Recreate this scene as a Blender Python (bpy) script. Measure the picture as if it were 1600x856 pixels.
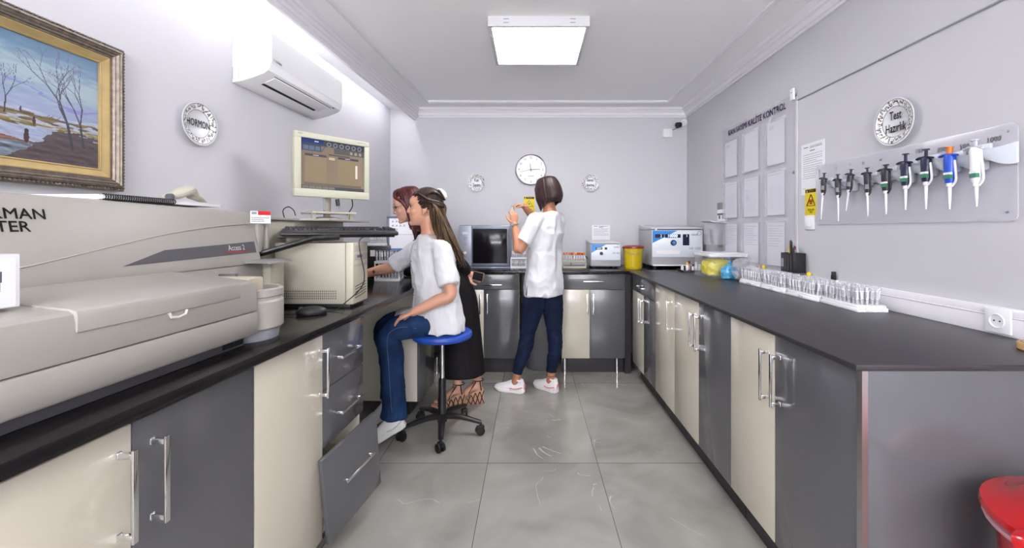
import bpy, bmesh, math, random
import numpy as np
from mathutils import Vector, Matrix, noise
PI = math.pi
for o in list(bpy.data.objects): bpy.data.objects.remove(o, do_unlink=True)
SC = bpy.context.scene
COL = SC.collection
random.seed(7)

# ------------------------------------------------------------------ camera, world, lights, exposure
H = 1.28                      # camera height
cam_data = bpy.data.cameras.new('camera')
cam = bpy.data.objects.new('camera', cam_data)
COL.objects.link(cam)
cam.location = (0, 0, H); cam.rotation_euler = (PI/2, 0, 0)
cam_data.sensor_width = 36.0; cam_data.lens = 36.0*664/1600
cam_data.shift_x = -30/1600; cam_data.shift_y = -68/1600
cam_data.clip_start = 0.02
SC.camera = cam
SC.view_settings.view_transform = 'Standard'
SC.view_settings.look = 'None'
SC.view_settings.gamma = 1.0
SC.view_settings.use_curve_mapping = False
SC.view_settings.exposure = 0.98
world = bpy.data.worlds.new('world'); SC.world = world; world.use_nodes = True
bg = world.node_tree.nodes['Background']; bg.inputs[0].default_value = (0.95, 0.96, 1.0, 1); bg.inputs[1].default_value = 1.2
LAMP_E = 13.0                  # ceiling panel emission
LED_E = 14.0                  # cove strip emission
FILL_W = 330.0                  # power of an unseen fill lamp, added indoors to brighten the ceiling
def fill_lamp(loc, size, power, rot):
    l = bpy.data.lights.new('upward_fill', 'AREA'); l.shape = 'RECTANGLE'; l.size, l.size_y = size
    l.energy = power; l.color = (0.98, 0.98, 1.0)
    o = bpy.data.objects.new('upward_fill', l); COL.objects.link(o); o.location = loc; o.rotation_euler = rot
    return o
fill_lamp((0.0, -3.92, 1.55), (2.3, 1.5), FILL_W, (PI/2+1.42, 0, 0))  # added area lamp behind the camera, tilted up as fill

# ------------------------------------------------------------------ helpers
def lin(c): return c/12.92 if c <= .04045 else ((c+.055)/1.055)**2.4
def srgb(r, g, b): return (lin(r/255), lin(g/255), lin(b/255))
MATS = {}
def mat(name, col=(.8, .8, .8), rough=.5, metal=0., spec=.5, emit=None, estr=0., alpha=1., coat=0., bump=0., bscale=60., mottle=0., mscale=4., attr=False, trans=0., sheen=0.):
    if name in MATS: return MATS[name]
    m = bpy.data.materials.new(name); m.use_nodes = True; nt = m.node_tree; b = nt.nodes['Principled BSDF']
    b.inputs['Base Color'].default_value = (*col, 1); b.inputs['Roughness'].default_value = rough
    b.inputs['Metallic'].default_value = metal; b.inputs['Specular IOR Level'].default_value = spec
    b.inputs['Coat Weight'].default_value = coat; b.inputs['Coat Roughness'].default_value = .05
    b.inputs['Transmission Weight'].default_value = trans
    b.inputs['Sheen Weight'].default_value = sheen
    b.inputs['Alpha'].default_value = alpha
    if emit: b.inputs['Emission Color'].default_value = (*emit, 1); b.inputs['Emission Strength'].default_value = estr
    tc = nt.nodes.new('ShaderNodeTexCoord')
    if attr:
        a = nt.nodes.new('ShaderNodeAttribute'); a.attribute_name = 'Col'
        nt.links.new(a.outputs['Color'], b.inputs['Base Color'])
        if estr: nt.links.new(a.outputs['Color'], b.inputs['Emission Color'])
    elif mottle:
        n = nt.nodes.new('ShaderNodeTexNoise'); n.inputs['Scale'].default_value = mscale; n.inputs['Detail'].default_value = 4
        r = nt.nodes.new('ShaderNodeMapRange'); r.inputs['To Min'].default_value = 1-mottle; r.inputs['To Max'].default_value = 1+mottle
        r.inputs['From Min'].default_value = .25; r.inputs['From Max'].default_value = .75
        mx = nt.nodes.new('ShaderNodeMix'); mx.data_type = 'RGBA'; mx.blend_type = 'MULTIPLY'; mx.inputs[0].default_value = 1
        mx.inputs[6].default_value = (*col, 1)
        nt.links.new(tc.outputs['Object'], n.inputs['Vector']); nt.links.new(n.outputs['Fac'], r.inputs['Value'])
        nt.links.new(r.outputs['Result'], mx.inputs[7]); nt.links.new(mx.outputs[2], b.inputs['Base Color'])
    if bump:
        n = nt.nodes.new('ShaderNodeTexNoise'); n.inputs['Scale'].default_value = bscale; n.inputs['Detail'].default_value = 3
        bp = nt.nodes.new('ShaderNodeBump'); bp.inputs['Strength'].default_value = bump; bp.inputs['Distance'].default_value = .002
        nt.links.new(tc.outputs['Object'], n.inputs['Vector']); nt.links.new(n.outputs['Fac'], bp.inputs['Height'])
        nt.links.new(bp.outputs['Normal'], b.inputs['Normal'])
    MATS[name] = m
    return m

def catmull(pts, n):
    P = [Vector(p) for p in pts]; out = []
    if len(P) == 2: return [P[0].lerp(P[1], i/n) for i in range(n+1)]
    Q = [P[0]*2-P[1]] + P + [P[-1]*2-P[-2]]
    for i in range(1, len(Q)-2):
        for k in range(n):
            t = k/n; a, b, c, d = Q[i-1], Q[i], Q[i+1], Q[i+2]
            out.append(.5*((2*b)+(c-a)*t+(2*a-5*b+4*c-d)*t*t+(3*b-a-3*c+d)*t**3))
    out.append(P[-1]); return out
def interp(vals, n):
    out = []
    for i in range(len(vals)-1):
        for k in range(n):
            t = k/n; t2 = t*t*(3-2*t) if not isinstance(vals[0], tuple) else t
            if isinstance(vals[0], tuple): out.append(tuple(a+(b-a)*t for a, b in zip(vals[i], vals[i+1])))
            else: out.append(vals[i]+(vals[i+1]-vals[i])*t)
    out.append(vals[-1]); return out

class MB:
    def __init__(s): s.v = []; s.f = []; s.m = []; s.sm = []
    def add(s, vs, fs, m=0, M=None):
        k = len(s.v)
        s.v += [tuple(M @ Vector(p)) if M else tuple(p) for p in vs]
        s.f += [tuple(i+k for i in f) for f in fs]; s.m += [m]*len(fs); return s
    def box(s, x0, x1, y0, y1, z0, z1, m=0, M=None):
        return s.add([(x0,y0,z0),(x1,y0,z0),(x1,y1,z0),(x0,y1,z0),(x0,y0,z1),(x1,y0,z1),(x1,y1,z1),(x0,y1,z1)],
                     [(3,2,1,0),(4,5,6,7),(0,1,5,4),(1,2,6,5),(2,3,7,6),(3,0,4,7)], m, M)
    def prism(s, poly, z0, z1, axis='z', m=0, M=None):
        n = len(poly)
        def P(a, b, c): return {'z': (a, b, c), 'y': (a, c, b), 'x': (c, a, b)}[axis]
        vs = [P(a, b, z0) for a, b in poly]+[P(a, b, z1) for a, b in poly]
        fs = [tuple(range(n))[::-1], tuple(range(n, 2*n))]+[(i, (i+1) % n, n+(i+1) % n, n+i) for i in range(n)]
        return s.add(vs, fs, m, M)
    def rings(s, R, m=0, caps=True, M=None, closed=False):
        n = len(R[0]); vs = [p for r in R for p in r]; fs = []
        L = len(R)
        for i in range(L-1 if not closed else L):
            j = (i+1) % L
            for k in range(n): fs.append((i*n+k, i*n+(k+1) % n, j*n+(k+1) % n, j*n+k))
        if caps and not closed: fs += [tuple(range(n))[::-1], tuple(range((L-1)*n, L*n))]
        return s.add(vs, fs, m, M)
    def tube(s, pts, r, n=10, m=0, seg=1, M=None, caps=True, flat=None, up=None, closed=False):
        """tube along pts; r number or list; flat=(ka,kb) squash; up = direction of first axis"""
        if seg > 1:
            rr = r if isinstance(r, (list, tuple)) else [r]*len(pts)
            P = catmull(pts, seg); rr = interp(list(rr), seg) if len(pts) > 1 else rr
        else:
            P = [Vector(p) for p in pts]; rr = list(r) if isinstance(r, (list, tuple)) else [r]*len(P)
        R = []; u = None
        for i, p in enumerate(P):
            if closed: t = P[(i+1) % len(P)]-P[i-1]
            else: t = P[min(i+1, len(P)-1)]-P[max(i-1, 0)]
            t = t.normalized() if t.length > 1e-9 else Vector((0, 0, 1))
            if u is None or up is not None:
                ref = Vector(up) if up is not None else (Vector((0, 0, 1)) if abs(t.z) < .9 else Vector((1, 0, 0)))
                u = ref-t*ref.dot(t)
                if u.length < 1e-5: u = Vector((1, .01, 0))-t*t.x
            else: u = u-t*u.dot(t)
            u = u.normalized(); w = t.cross(u)
            a, b = (1, 1) if flat is None else flat
            R.append([tuple(p+(u*math.cos(2*PI*k/n)*a+w*math.sin(2*PI*k/n)*b)*rr[i]) for k in range(n)])
        return s.rings(R, m, caps, M, closed)
    def cyl(s, p0, p1, r0, r1=None, n=20, m=0, M=None): return s.tube([p0, p1], [r0, r0 if r1 is None else r1], n, m, M=M)
    def lathe(s, prof, c=(0, 0, 0), n=28, m=0, axis='z', M=None):
        R = []
        for r, z in prof:
            ring = []
            for k in range(n):
                a = 2*PI*k/n; x, y = max(r, 1e-4)*math.cos(a), max(r, 1e-4)*math.sin(a)
                q = {'z': (x, y, z), 'y': (x, z, y), 'x': (z, x, y)}[axis]
                ring.append((q[0]+c[0], q[1]+c[1], q[2]+c[2]))
            R.append(ring)
        return s.rings(R, m, True, M)
    def ball(s, c, r, n=14, k=9, m=0, M=None):
        rx, ry, rz = r if isinstance(r, tuple) else (r, r, r)
        R = []
        for i in range(k+1):
            a = -PI/2+PI*i/k; cr = max(math.cos(a), .02)
            R.append([(c[0]+rx*cr*math.cos(2*PI*j/n), c[1]+ry*cr*math.sin(2*PI*j/n), c[2]+rz*math.sin(a)) for j in range(n)])
        return s.rings(R, m, True, M)
    def text(s, txt, size, x=0, z=0, y=-.001, align='CENTER', m=0, sx=1., M=None, bold=0., extrude=0.):
        cu = bpy.data.curves.new('t', 'FONT'); cu.body = txt; cu.size = 1.0; cu.align_x = align; cu.align_y = 'CENTER'
        cu.resolution_u = 2; cu.extrude = extrude/size
        o = bpy.data.objects.new('t', cu); COL.objects.link(o)
        dg = bpy.context.evaluated_depsgraph_get(); dg.update()
        me = bpy.data.meshes.new_from_object(o.evaluated_get(dg))
        vs = [(x+v.co.x*sx*size, y-v.co.z*size, z+v.co.y*size) for v in me.vertices]; fs = [tuple(p.vertices) for p in me.polygons]
        bpy.data.objects.remove(o); bpy.data.meshes.remove(me); bpy.data.curves.remove(cu)
        for dx, dz in (((0, 0),) if not bold else ((-bold, 0), (bold, 0), (0, bold), (0, -bold))): s.add([(a+dx, b, c+dz) for a, b, c in vs], fs, m, M)
        return s

BASE = {}
def obj(name, mb, mats, parent=None, bevel=0., smooth=True, angle=35, bseg=2, recalc=True, cols=None):
    me = bpy.data.meshes.new(name)
    b = BASE.get(parent.name, Vector((0, 0, 0))) if parent else Vector((0, 0, 0))
    if isinstance(mb, MB):
        me.from_pydata([(p[0]-b.x, p[1]-b.y, p[2]-b.z) for p in mb.v], [], mb.f)
        me.polygons.foreach_set('material_index', mb.m)
    else:
        me = mb; me.name = name
        if b.length > 0: me.transform(Matrix.Translation(-b))
    me.update()
    for m in (mats if isinstance(mats, (list, tuple)) else [mats]): me.materials.append(m)
    if recalc or bevel:
        bm = bmesh.new(); bm.from_mesh(me)
        if recalc: bmesh.ops.recalc_face_normals(bm, faces=bm.faces)
        if bevel:
            es = [e for e in bm.edges if len(e.link_faces) == 2 and e.calc_face_angle(0) > math.radians(50)]
            if es: bmesh.ops.bevel(bm, geom=es, offset=bevel, segments=bseg, affect='EDGES', profile=.5, clamp_overlap=True)
        bm.to_mesh(me); bm.free()
    if smooth:
        me.polygons.foreach_set('use_smooth', [True]*len(me.polygons)); me.set_sharp_from_angle(angle=math.radians(angle))
    o = bpy.data.objects.new(name, me); COL.objects.link(o)
    if parent: o.parent = parent; BASE[o.name] = b
    return o
TH = -.0452                    # the left wall is not quite square to the room
LO = Vector((-1.675, 0, 0)); LM = Matrix.Translation(LO) @ Matrix.Rotation(TH, 4, 'Z')
def toL(X, Y): return ((X+1.675)*math.cos(TH)+Y*math.sin(TH), -(X+1.675)*math.sin(TH)+Y*math.cos(TH))
def tag(o, label, cat, group=None, kind=None):
    if label: o['label'] = label
    if cat: o['category'] = cat
    if group: o['group'] = group
    if kind: o['kind'] = kind
    return o
def thing(name, label, cat, loc=(0, 0, 0), rotz=0., group=None, L=False, local=False):
    """Empty at the base; L = coordinates of the left-hand frame; local = parts are modelled around the origin"""
    o = bpy.data.objects.new(name, None); COL.objects.link(o); o.empty_display_size = .05
    o.location = (LM @ Vector(loc)) if L else loc
    o.rotation_euler = (0, 0, (TH if L else 0)+rotz)
    BASE[o.name] = Vector((0, 0, 0)) if (local or rotz) else Vector(loc)
    return tag(o, label, cat, group)
def struct(name, mb, m, L=False, **k):
    o = obj(name, mb, m, **k); o['kind'] = 'structure'
    if L: o.location = LO; o.rotation_euler = (0, 0, TH)
    return o
def solo(name, mb, m, label, cat, loc=(0, 0, 0), rotz=0., group=None, L=False, **k):
    """a thing that is one mesh, modelled round its own base"""
    o = obj(name, mb, m, **k)
    o.location = (LM @ Vector(loc)) if L else loc
    o.rotation_euler = (0, 0, (TH if L else 0)+rotz)
    BASE[o.name] = Vector((0, 0, 0))
    return tag(o, label, cat, group)
def dup(root, loc=None, rotz=None, label=None, group=None):
    r = root.copy(); COL.objects.link(r)
    if loc is not None: r.location = loc
    if rotz is not None: r.rotation_euler = (0, 0, rotz)
    if label: r['label'] = label
    if group: r['group'] = group
    def rec(a, b):
        for ch in list(a.children):
            if ch == b: continue
            c = ch.copy(); COL.objects.link(c); c.parent = b; rec(ch, c)
    rec(root, r); return r

class Ras:
    """small raster drawn in python, carried by a mesh as a colour attribute (print on paper, screens, the oil painting)"""
    def __init__(s, w, h, nx, ny, bgc):
        s.w, s.h, s.nx, s.ny = w, h, nx, ny; s.a = np.empty((ny, nx, 3)); s.a[:] = bgc
        s.X, s.Z = np.meshgrid((np.arange(nx)+.5)/nx*w, (np.arange(ny)+.5)/ny*h)
    def rect(s, x0, x1, z0, z1, c): s.a[(s.X >= x0) & (s.X <= x1) & (s.Z >= z0) & (s.Z <= z1)] = c
    def ell(s, x, z, rx, rz, c): s.a[((s.X-x)/rx)**2+((s.Z-z)/rz)**2 <= 1] = c
    def line(s, x0, z0, x1, z1, t, c):
        dx, dz = x1-x0, z1-z0; L = max(dx*dx+dz*dz, 1e-12); u = np.clip(((s.X-x0)*dx+(s.Z-z0)*dz)/L, 0, 1)
        s.a[(s.X-x0-u*dx)**2+(s.Z-z0-u*dz)**2 <= (t/2)**2] = c
    def lines(s, x0, x1, z0, z1, n, t, c, rnd=None):
        rnd = rnd or random.Random(3)
        for i in range(n):
            z = z1-(z1-z0)*(i+.5)/n; x = x0
            xe = x1-(x1-x0)*rnd.choice([0, 0, .1, .3])
            while x < xe:
                L = rnd.uniform(.04, .12)*(x1-x0); s.line(x, z, min(x+L, xe), z, t, c); x += L+.02*(x1-x0)
    def mesh(s, fn=None):
        me = bpy.data.meshes.new('print'); nx, ny = s.nx, s.ny
        xs = np.linspace(0, s.w, nx+1); zs = np.linspace(0, s.h, ny+1); XX, ZZ = np.meshgrid(xs, zs)
        co = np.zeros(((nx+1)*(ny+1), 3)); co[:, 0] = XX.ravel(); co[:, 2] = ZZ.ravel()
        i = np.arange(ny)[:, None]*(nx+1)+np.arange(nx)[None, :]
        fs = np.stack([i, i+1, i+nx+2, i+nx+1], -1).reshape(-1, 4)
        me.from_pydata(co.tolist(), [], fs.tolist())
        at = me.color_attributes.new('Col', 'FLOAT_COLOR', 'CORNER')
        c = np.ones((nx*ny, 4)); c[:, :3] = s.a.reshape(-1, 3)
        c[:, :3] = np.where(c[:, :3] <= .04045, c[:, :3]/12.92, ((c[:, :3]+.055)/1.055)**2.4)
        at.data.foreach_set('color', np.repeat(c, 4, axis=0).ravel())
        return me
def shift(me, x=0, y=0, z=0, M=None): me.transform(M if M else Matrix.Translation((x, y, z))); return me

# materials -------------------------------------------------------
WALL = mat('wall_paint', srgb(203, 202, 207), .6, bump=.15, bscale=140, mottle=.015, mscale=1.5)
CEIL = mat('ceiling_paint', srgb(251, 251, 251), .8, bump=.1, bscale=90)
PLAS = mat('plaster_moulding', srgb(235, 233, 238), .5)
CREAM = mat('cream_lacquer', srgb(208, 201, 184), .16, coat=.3, mottle=.02, mscale=3)
GREY = mat('grey_lacquer', srgb(92, 92, 96), .18, coat=.2, mottle=.03, mscale=3)
CARC = mat('cream_board', srgb(222, 216, 200), .35, mottle=.02)
DARKB = mat('dark_plinth', srgb(46, 42, 48), .45, mottle=.1)
TOPB = mat('black_laminate', srgb(26, 23, 25), .2, spec=.35, mottle=.25, mscale=9, bump=.1, bscale=200)
TOPG = mat('charcoal_laminate', srgb(50, 48, 51), .38, mottle=.06, mscale=5, bump=.15, bscale=220)
CHROME = mat('chrome', (.78, .78, .8), .16, 1.)
STEEL = mat('brushed_steel', (.5, .5, .5), .35, 1.)
WHITEP = mat('white_plastic', srgb(238, 238, 240), .35, mottle=.015)
BLACKP = mat('black_plastic', srgb(28, 27, 30), .4, mottle=.1, mscale=30)
BEIGE = mat('machine_beige', srgb(166, 162, 155), .42, bump=.12, bscale=300, mottle=.025, mscale=6)
BEIGE2 = mat('ivory_plastic', srgb(180, 176, 160), .42, mottle=.025, mscale=6)
DGREY = mat('dark_grey_plastic', srgb(84, 83, 88), .45, mottle=.05)
MGREY = mat('mid_grey_plastic', srgb(150, 152, 160), .4, mottle=.03)
SEAM = mat('seam_shadow_gap', srgb(58, 54, 52), .7)
PRINT = mat('printed_surface', rough=.55, attr=True)
INK = mat('black_ink', srgb(30, 28, 32), .6)
GLASSY = mat('clear_acrylic', srgb(235, 235, 242), .06, alpha=.16, coat=.3)
YELLOW = mat('yellow_plastic', srgb(236, 205, 20), .35, mottle=.03)
RED = mat('red_plastic', srgb(200, 20, 28), .18, coat=.4, mottle=.05)
BLUE = mat('blue_plastic', srgb(38, 86, 190), .4, mottle=.04)
PURPLE = mat('purple_plastic', srgb(92, 64, 150), .4)
ORANGE = mat('orange_plastic', srgb(226, 120, 30), .4)
def emis(name, col, s):
    m = mat(name, (.8, .8, .8), .5, emit=col, estr=s); return m
# ------------------------------------------------------------------ room shell
XR, YB, YF, ZC = 1.63, 4.45, -4.0, 2.55
def xl(y): return -1.675+.0452*y
# floor with 60 x 120 cm polished tiles
def floor_mat():
    m = bpy.data.materials.new('polished_grey_tile'); m.use_nodes = True; nt = m.node_tree; N = nt.nodes; Lk = nt.links; b = N['Principled BSDF']
    tc = N.new('ShaderNodeTexCoord'); sp = N.new('ShaderNodeSeparateXYZ'); Lk.new(tc.outputs['Object'], sp.inputs[0])
    def mth(op, a, c=None, d=None):
        n = N.new('ShaderNodeMath'); n.operation = op
        for i, q in enumerate((a, c, d)):
            if q is None: continue
            if isinstance(q, (int, float)): n.inputs[i].default_value = q
            else: Lk.new(q, n.inputs[i])
        return n.outputs[0]
    def joint(o, off, size, half):
        f = mth('DIVIDE', mth('SUBTRACT', o, off), size); fl = mth('FLOOR', f); fr = mth('SUBTRACT', f, fl)
        d = mth('MULTIPLY', mth('MINIMUM', fr, mth('SUBTRACT', 1., fr)), size)
        return mth('LESS_THAN', d, half), fl
    jx, ix = joint(sp.outputs[0], -.24, .605, .0013); jy, iy = joint(sp.outputs[1], 2.339, 1.2275, .0018)
    j = mth('MAXIMUM', jx, jy)
    cid = N.new('ShaderNodeCombineXYZ'); Lk.new(ix, cid.inputs[0]); Lk.new(iy, cid.inputs[1])
    sc = N.new('ShaderNodeVectorMath'); sc.operation = 'SCALE'; sc.inputs['Scale'].default_value = 7.3; Lk.new(cid.outputs[0], sc.inputs[0])
    ad = N.new('ShaderNodeVectorMath'); ad.operation = 'ADD'; Lk.new(sc.outputs[0], ad.inputs[0]); Lk.new(tc.outputs['Object'], ad.inputs[1])
    n1 = N.new('ShaderNodeTexNoise'); n1.inputs['Scale'].default_value = 2.2; n1.inputs['Detail'].default_value = 6; n1.inputs['Distortion'].default_value = 1.2; Lk.new(ad.outputs[0], n1.inputs['Vector'])
    cr = N.new('ShaderNodeValToRGB'); cr.color_ramp.elements[0].position = .3; cr.color_ramp.elements[0].color = (*srgb(138, 136, 131), 1)
    cr.color_ramp.elements[1].position = .72; cr.color_ramp.elements[1].color = (*srgb(166, 163, 157), 1); Lk.new(n1.outputs['Fac'], cr.inputs[0])
    # thin pale veins: iso-line of a slow noise, kept only here and there
    n2 = N.new('ShaderNodeTexNoise'); n2.inputs['Scale'].default_value = 1.3; n2.inputs['Detail'].default_value = 3; n2.inputs['Distortion'].default_value = .8; Lk.new(ad.outputs[0], n2.inputs['Vector'])
    v = mth('LESS_THAN', mth('ABSOLUTE', mth('SUBTRACT', n2.outputs['Fac'], .5)), .0013)
    n3 = N.new('ShaderNodeTexNoise'); n3.inputs['Scale'].default_value = 2.6; Lk.new(ad.outputs[0], n3.inputs['Vector'])
    v = mth('MULTIPLY', v, mth('GREATER_THAN', n3.outputs['Fac'], .56))
    mx = N.new('ShaderNodeMix'); mx.data_type = 'RGBA'; Lk.new(mth('MULTIPLY', v, .65), mx.inputs[0]); Lk.new(cr.outputs[0], mx.inputs[6]); mx.inputs[7].default_value = (*srgb(205, 202, 197), 1)
    m2 = N.new('ShaderNodeMix'); m2.data_type = 'RGBA'; Lk.new(j, m2.inputs[0]); Lk.new(mx.outputs[2], m2.inputs[6]); m2.inputs[7].default_value = (*srgb(62, 60, 58), 1)
    Lk.new(m2.outputs[2], b.inputs['Base Color'])
    b.inputs['Roughness'].default_value = .11; b.inputs['Specular IOR Level'].default_value = .55
    return m
f = MB(); f.box(-2.05, 1.75, YF-.1, YB+.1, -.1, 0); struct('floor', f, floor_mat(), smooth=False)
f = MB(); f.box(-2.05, 1.75, YF-.1, YB+.1, ZC, ZC+.1); struct('ceiling', f, CEIL, smooth=False)
f = MB(); f.prism([(xl(YF), YF), (xl(YB), YB), (xl(YB)-.1, YB), (xl(YF)-.1, YF)], 0, ZC); struct('wall_left', f, WALL, smooth=False)
f = MB(); f.box(XR, XR+.1, YF, YB, 0, ZC); struct('wall_right', f, WALL, smooth=False)
f = MB(); f.box(xl(YB)-.1, XR+.1, YB, YB+.1, 0, ZC); struct('wall_back', f, WALL, smooth=False)
f = MB(); x0, x1 = -1.25, 1.25
f.box(-1.98, x0, YF-.1, YF, 0, ZC); f.box(x1, XR+.1, YF-.1, YF, 0, ZC); f.box(x0, x1, YF-.1, YF, 0, .75); f.box(x0, x1, YF-.1, YF, 2.35, ZC)
struct('wall_front', f, WALL, smooth=False)
w = MB()
w.box(x0, x1, YF-.08, YF-.02, .75, .81); w.box(x0, x1, YF-.08, YF-.02, 2.29, 2.35)
for x in (x0, -.03, x1-.06): w.box(x, x+.06, YF-.08, YF-.02, .81, 2.29)
w = struct('window_1', w, WHITEP, bevel=.004)
g = MB(); g.box(x0+.06, x1-.06, YF-.052, YF-.048, .81, 2.29); g = obj('window_pane', g, GLASSY, w, smooth=False)
# cornices (stepped plaster) and the flat ring moulding on the ceiling
prof = [(0, 2.46), (.012, 2.46), (.014, 2.474), (.026, 2.478), (.032, 2.492), (.036, 2.505), (.05, 2.512), (.055, 2.522), (.07, 2.53), (.078, 2.542), (.08, 2.55), (0, 2.55)]
f = MB(); f.prism([(XR-d, z) for d, z in prof], -3.95, YB-.005, 'y'); struct('trim_1', f, PLAS, angle=20)
f = MB(); f.prism([(YB-d, z) for d, z in prof], xl(YB)+.3, XR, 'x'); struct('trim_2', f, PLAS, angle=20)
rp = [(0, 2.55), (0, 2.54), (.006, 2.534), (.012, 2.538), (.018, 2.532), (.026, 2.53), (.034, 2.536), (.036, 2.55)]
f = MB(); f.prism([(XR-.30+d, z) for d, z in rp], -3.95, YB-.27, 'y'); struct('trim_3', f, PLAS, angle=20)
f = MB(); f.prism([(YB-.30+d, z) for d, z in rp], xl(YB)+.45, XR-.27, 'x'); struct('trim_4', f, PLAS, angle=20)
# light cove along the left wall: stepped pelmet hanging off the ceiling, LED strip behind it
f = MB(); f.prism([(.25, 2.55), (.25, 2.43), (.272, 2.43), (.276, 2.45), (.284, 2.455), (.288, 2.475), (.296, 2.48), (.3, 2.5), (.308, 2.505), (.312, 2.525), (.322, 2.53), (.325, 2.55)], -3.98, 4.51, 'y')
struct('trim_5', f, PLAS, L=True, angle=20)
f = MB(); f.prism([(.445+d, z) for d, z in rp], -3.98, 4.2, 'y'); struct('trim_6', f, PLAS, L=True, angle=20)
f = MB(); f.box(-.008, .008, -2.2, 2.15, -.006, .006)
for k, (v0, v1) in enumerate([(-3.6, 1.2), (1.24, 4.3)]):
    f = MB(); f.box(-.008, .008, v0-(v0+v1)/2, v1-(v0+v1)/2, -.006, .0)
    solo('light_strip', f, emis('led_strip', (.97, .96, 1.), LED_E), ['long white light strip hidden behind the left cornice, the length behind the camera', 'long white light strip hidden behind the left cornice, the length reaching the far wall'][k], 'light strip', (.222, (v0+v1)/2, 2.549), L=True, group='cove light strips')
# ceiling panel lamps
def panel(cx, cy, label):
    t = thing('ceiling_lamp', label, 'ceiling light', (cx, cy, 2.488), group='square ceiling lamps', local=True)
    f = MB(); a = .302
    for (x0, x1, y0, y1) in ((-a, a, -a, -a+.022), (-a, a, a-.022, a), (-a, -a+.022, -a+.022, a-.022), (a-.022, a, -a+.022, a-.022)): f.box(x0, x1, y0, y1, 0, .062)
    fr = obj('lamp_frame', f, mat('lamp_frame_white', srgb(205, 204, 208), .5), t, bevel=.002)
    s = MB()
    for x in (-.21, .185):
        for z in (.02, .042): s.box(x, x+.033, -a-.0008, -a+.0005, z, z+.003)
    obj('vent_slot', s, DGREY, fr, smooth=False)
    f = MB(); f.box(-a+.022, a-.022, -a+.022, a-.022, .006, .012)
    obj('diffuser', f, emis('panel_glow', (1., .985, 1.), LAMP_E), t, smooth=False)
    return t
panel(.045, 2.815, 'square white ceiling lamp glowing above the aisle near the far wall')
panel(.045, -1.6, 'square white ceiling lamp nearest the window behind the camera')
# cable trunking on right wall
f = MB(); f.box(XR-.03, XR, .6, 3.9, .922, .99); f.box(XR-.024, XR, .6, 3.9, .99, 1.016); struct('trim_7', f, PLAS, bevel=.003)
f = MB(); f.box(XR-.0315, XR-.03, .6, 3.9, .985, .987); struct('trim_8', f, mat('trunk_seam', srgb(170, 167, 172), .6), smooth=False)
# vertical white conduit on the right wall
f = MB(); f.box(XR-.010, XR, 2.59, 2.615, 1.016, 2.10); struct('trim_9', f, WALL, bevel=.004)

# ------------------------------------------------------------------ fitted furniture
ZT = .922
f = MB(); f.prism([(-.845+.0452*.2, .2), (-.845+.0452*3.757, 3.757), (xl(3.757)+.002, 3.757), (xl(.2)+.002, .2)], ZT-.03, ZT)
o = obj('worktop', f, TOPB, bevel=.003); tag(o, 'long black worktop on the left under the large analyser and computer', 'worktop')
f = MB(); f.prism([(xl(3.77)+.01, 3.757), (XR-.005, 3.757), (XR-.005, YB-.002), (xl(YB)+.002, YB-.002)], ZT-.03, ZT)
o = obj('worktop', f, TOPB, bevel=.003); tag(o, 'black worktop along the far wall under the oven and centrifuges', 'worktop')
f = MB(); f.box(.866, XR-.002, 1.132, 3.755, ZT-.017, ZT)
o = obj('worktop', f, TOPG, bevel=.003); tag(o, 'long charcoal worktop on the right carrying the foam tube racks', 'worktop')

def handle(parent, x, z, vert, y=0., L=.19, m=CHROME):
    f = MB(); t = .0055; s = .032
    if vert:
        f.box(x-.006, x+.006, y-s-.006, y-s, z-L/2, z+L/2)
        for q in (z-L/2+.012, z+L/2-.012): f.box(x-.005, x+.005, y-s, y, q-.006, q+.006); f.box(x-.006, x+.006, y-.003, y, q-.008, q+.008)
    else:
        f.box(x-L/2, x+L/2, y-s-.006, y-s, z-.005, z+.005)
        for q in (x-L/2+.012, x+L/2-.012): f.box(q-.005, q+.005, y-s, y, z-.005, z+.005)
    return obj('handle', f, m, parent, bevel=.0015)
def front(parent, x0, x1, z0, z1, m, kind, hx=None, hz=None, y=0., hl=.19):
    f = MB(); g = .0018; f.box(x0+g, x1-g, y-.018, y, z0+g, z1-g)
    d = obj(kind, f, m, parent, bevel=.0015)
    d['label'] = ('glossy grey ' if m is GREY else 'glossy cream ')+('door' if kind == 'door' else 'drawer front')
    if hx is not None: handle(d, hx, hz, kind == 'door', y-.018, hl)
    return d
def carcass(t, w, dep, z0, z1, legs=(), shell=CARC, plinth=True, sides=None):
    f = MB(); e = .018
    f.box(0, e, 0, dep, z0, z1); f.box(w-e, w, 0, dep, z0, z1); f.box(e, w-e, 0, dep, z0, z0+e); f.box(e, w-e, dep-.008, dep, z0, z1); f.box(e, w-e, 0, dep, z1-e, z1)
    obj('cabinet_body', f, shell, t, bevel=.001)
    if plinth:
        f = MB(); f.box(0.002, w-.002, .05, .065, 0.0, z0); obj('plinth', f, DARKB, t, smooth=False)
    for x in legs:
        f = MB(); f.cyl((x, .03, 0.006), (x, .03, z0), .013, n=14); f.cyl((x, .03, 0.0), (x, .03, .008), .02, n=14); obj('leg', f, CHROME, t)
ZB, ZD = .142, .888
RR = -PI/2; RL = PI/2
XC = .885
def rcab(yfar, ynear, label, fronts, legs=()):
    w = yfar-ynear
    t = thing('base_cabinet', label, 'cabinet', (XC+.018, yfar, 0), RR, local=True, group='cabinets under the right worktop')
    carcass(t, w, .6, ZB, ZT-.0175, legs)
    for (ya, yb, z0, z1, m, kind, hy, hz) in fronts: front(t, yfar-ya, yfar-yb, z0, (ZT-.021 if z1 == ZD else z1), m, kind, None if hy is None else yfar-hy, hz)
    return t
hzv = .745
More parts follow.
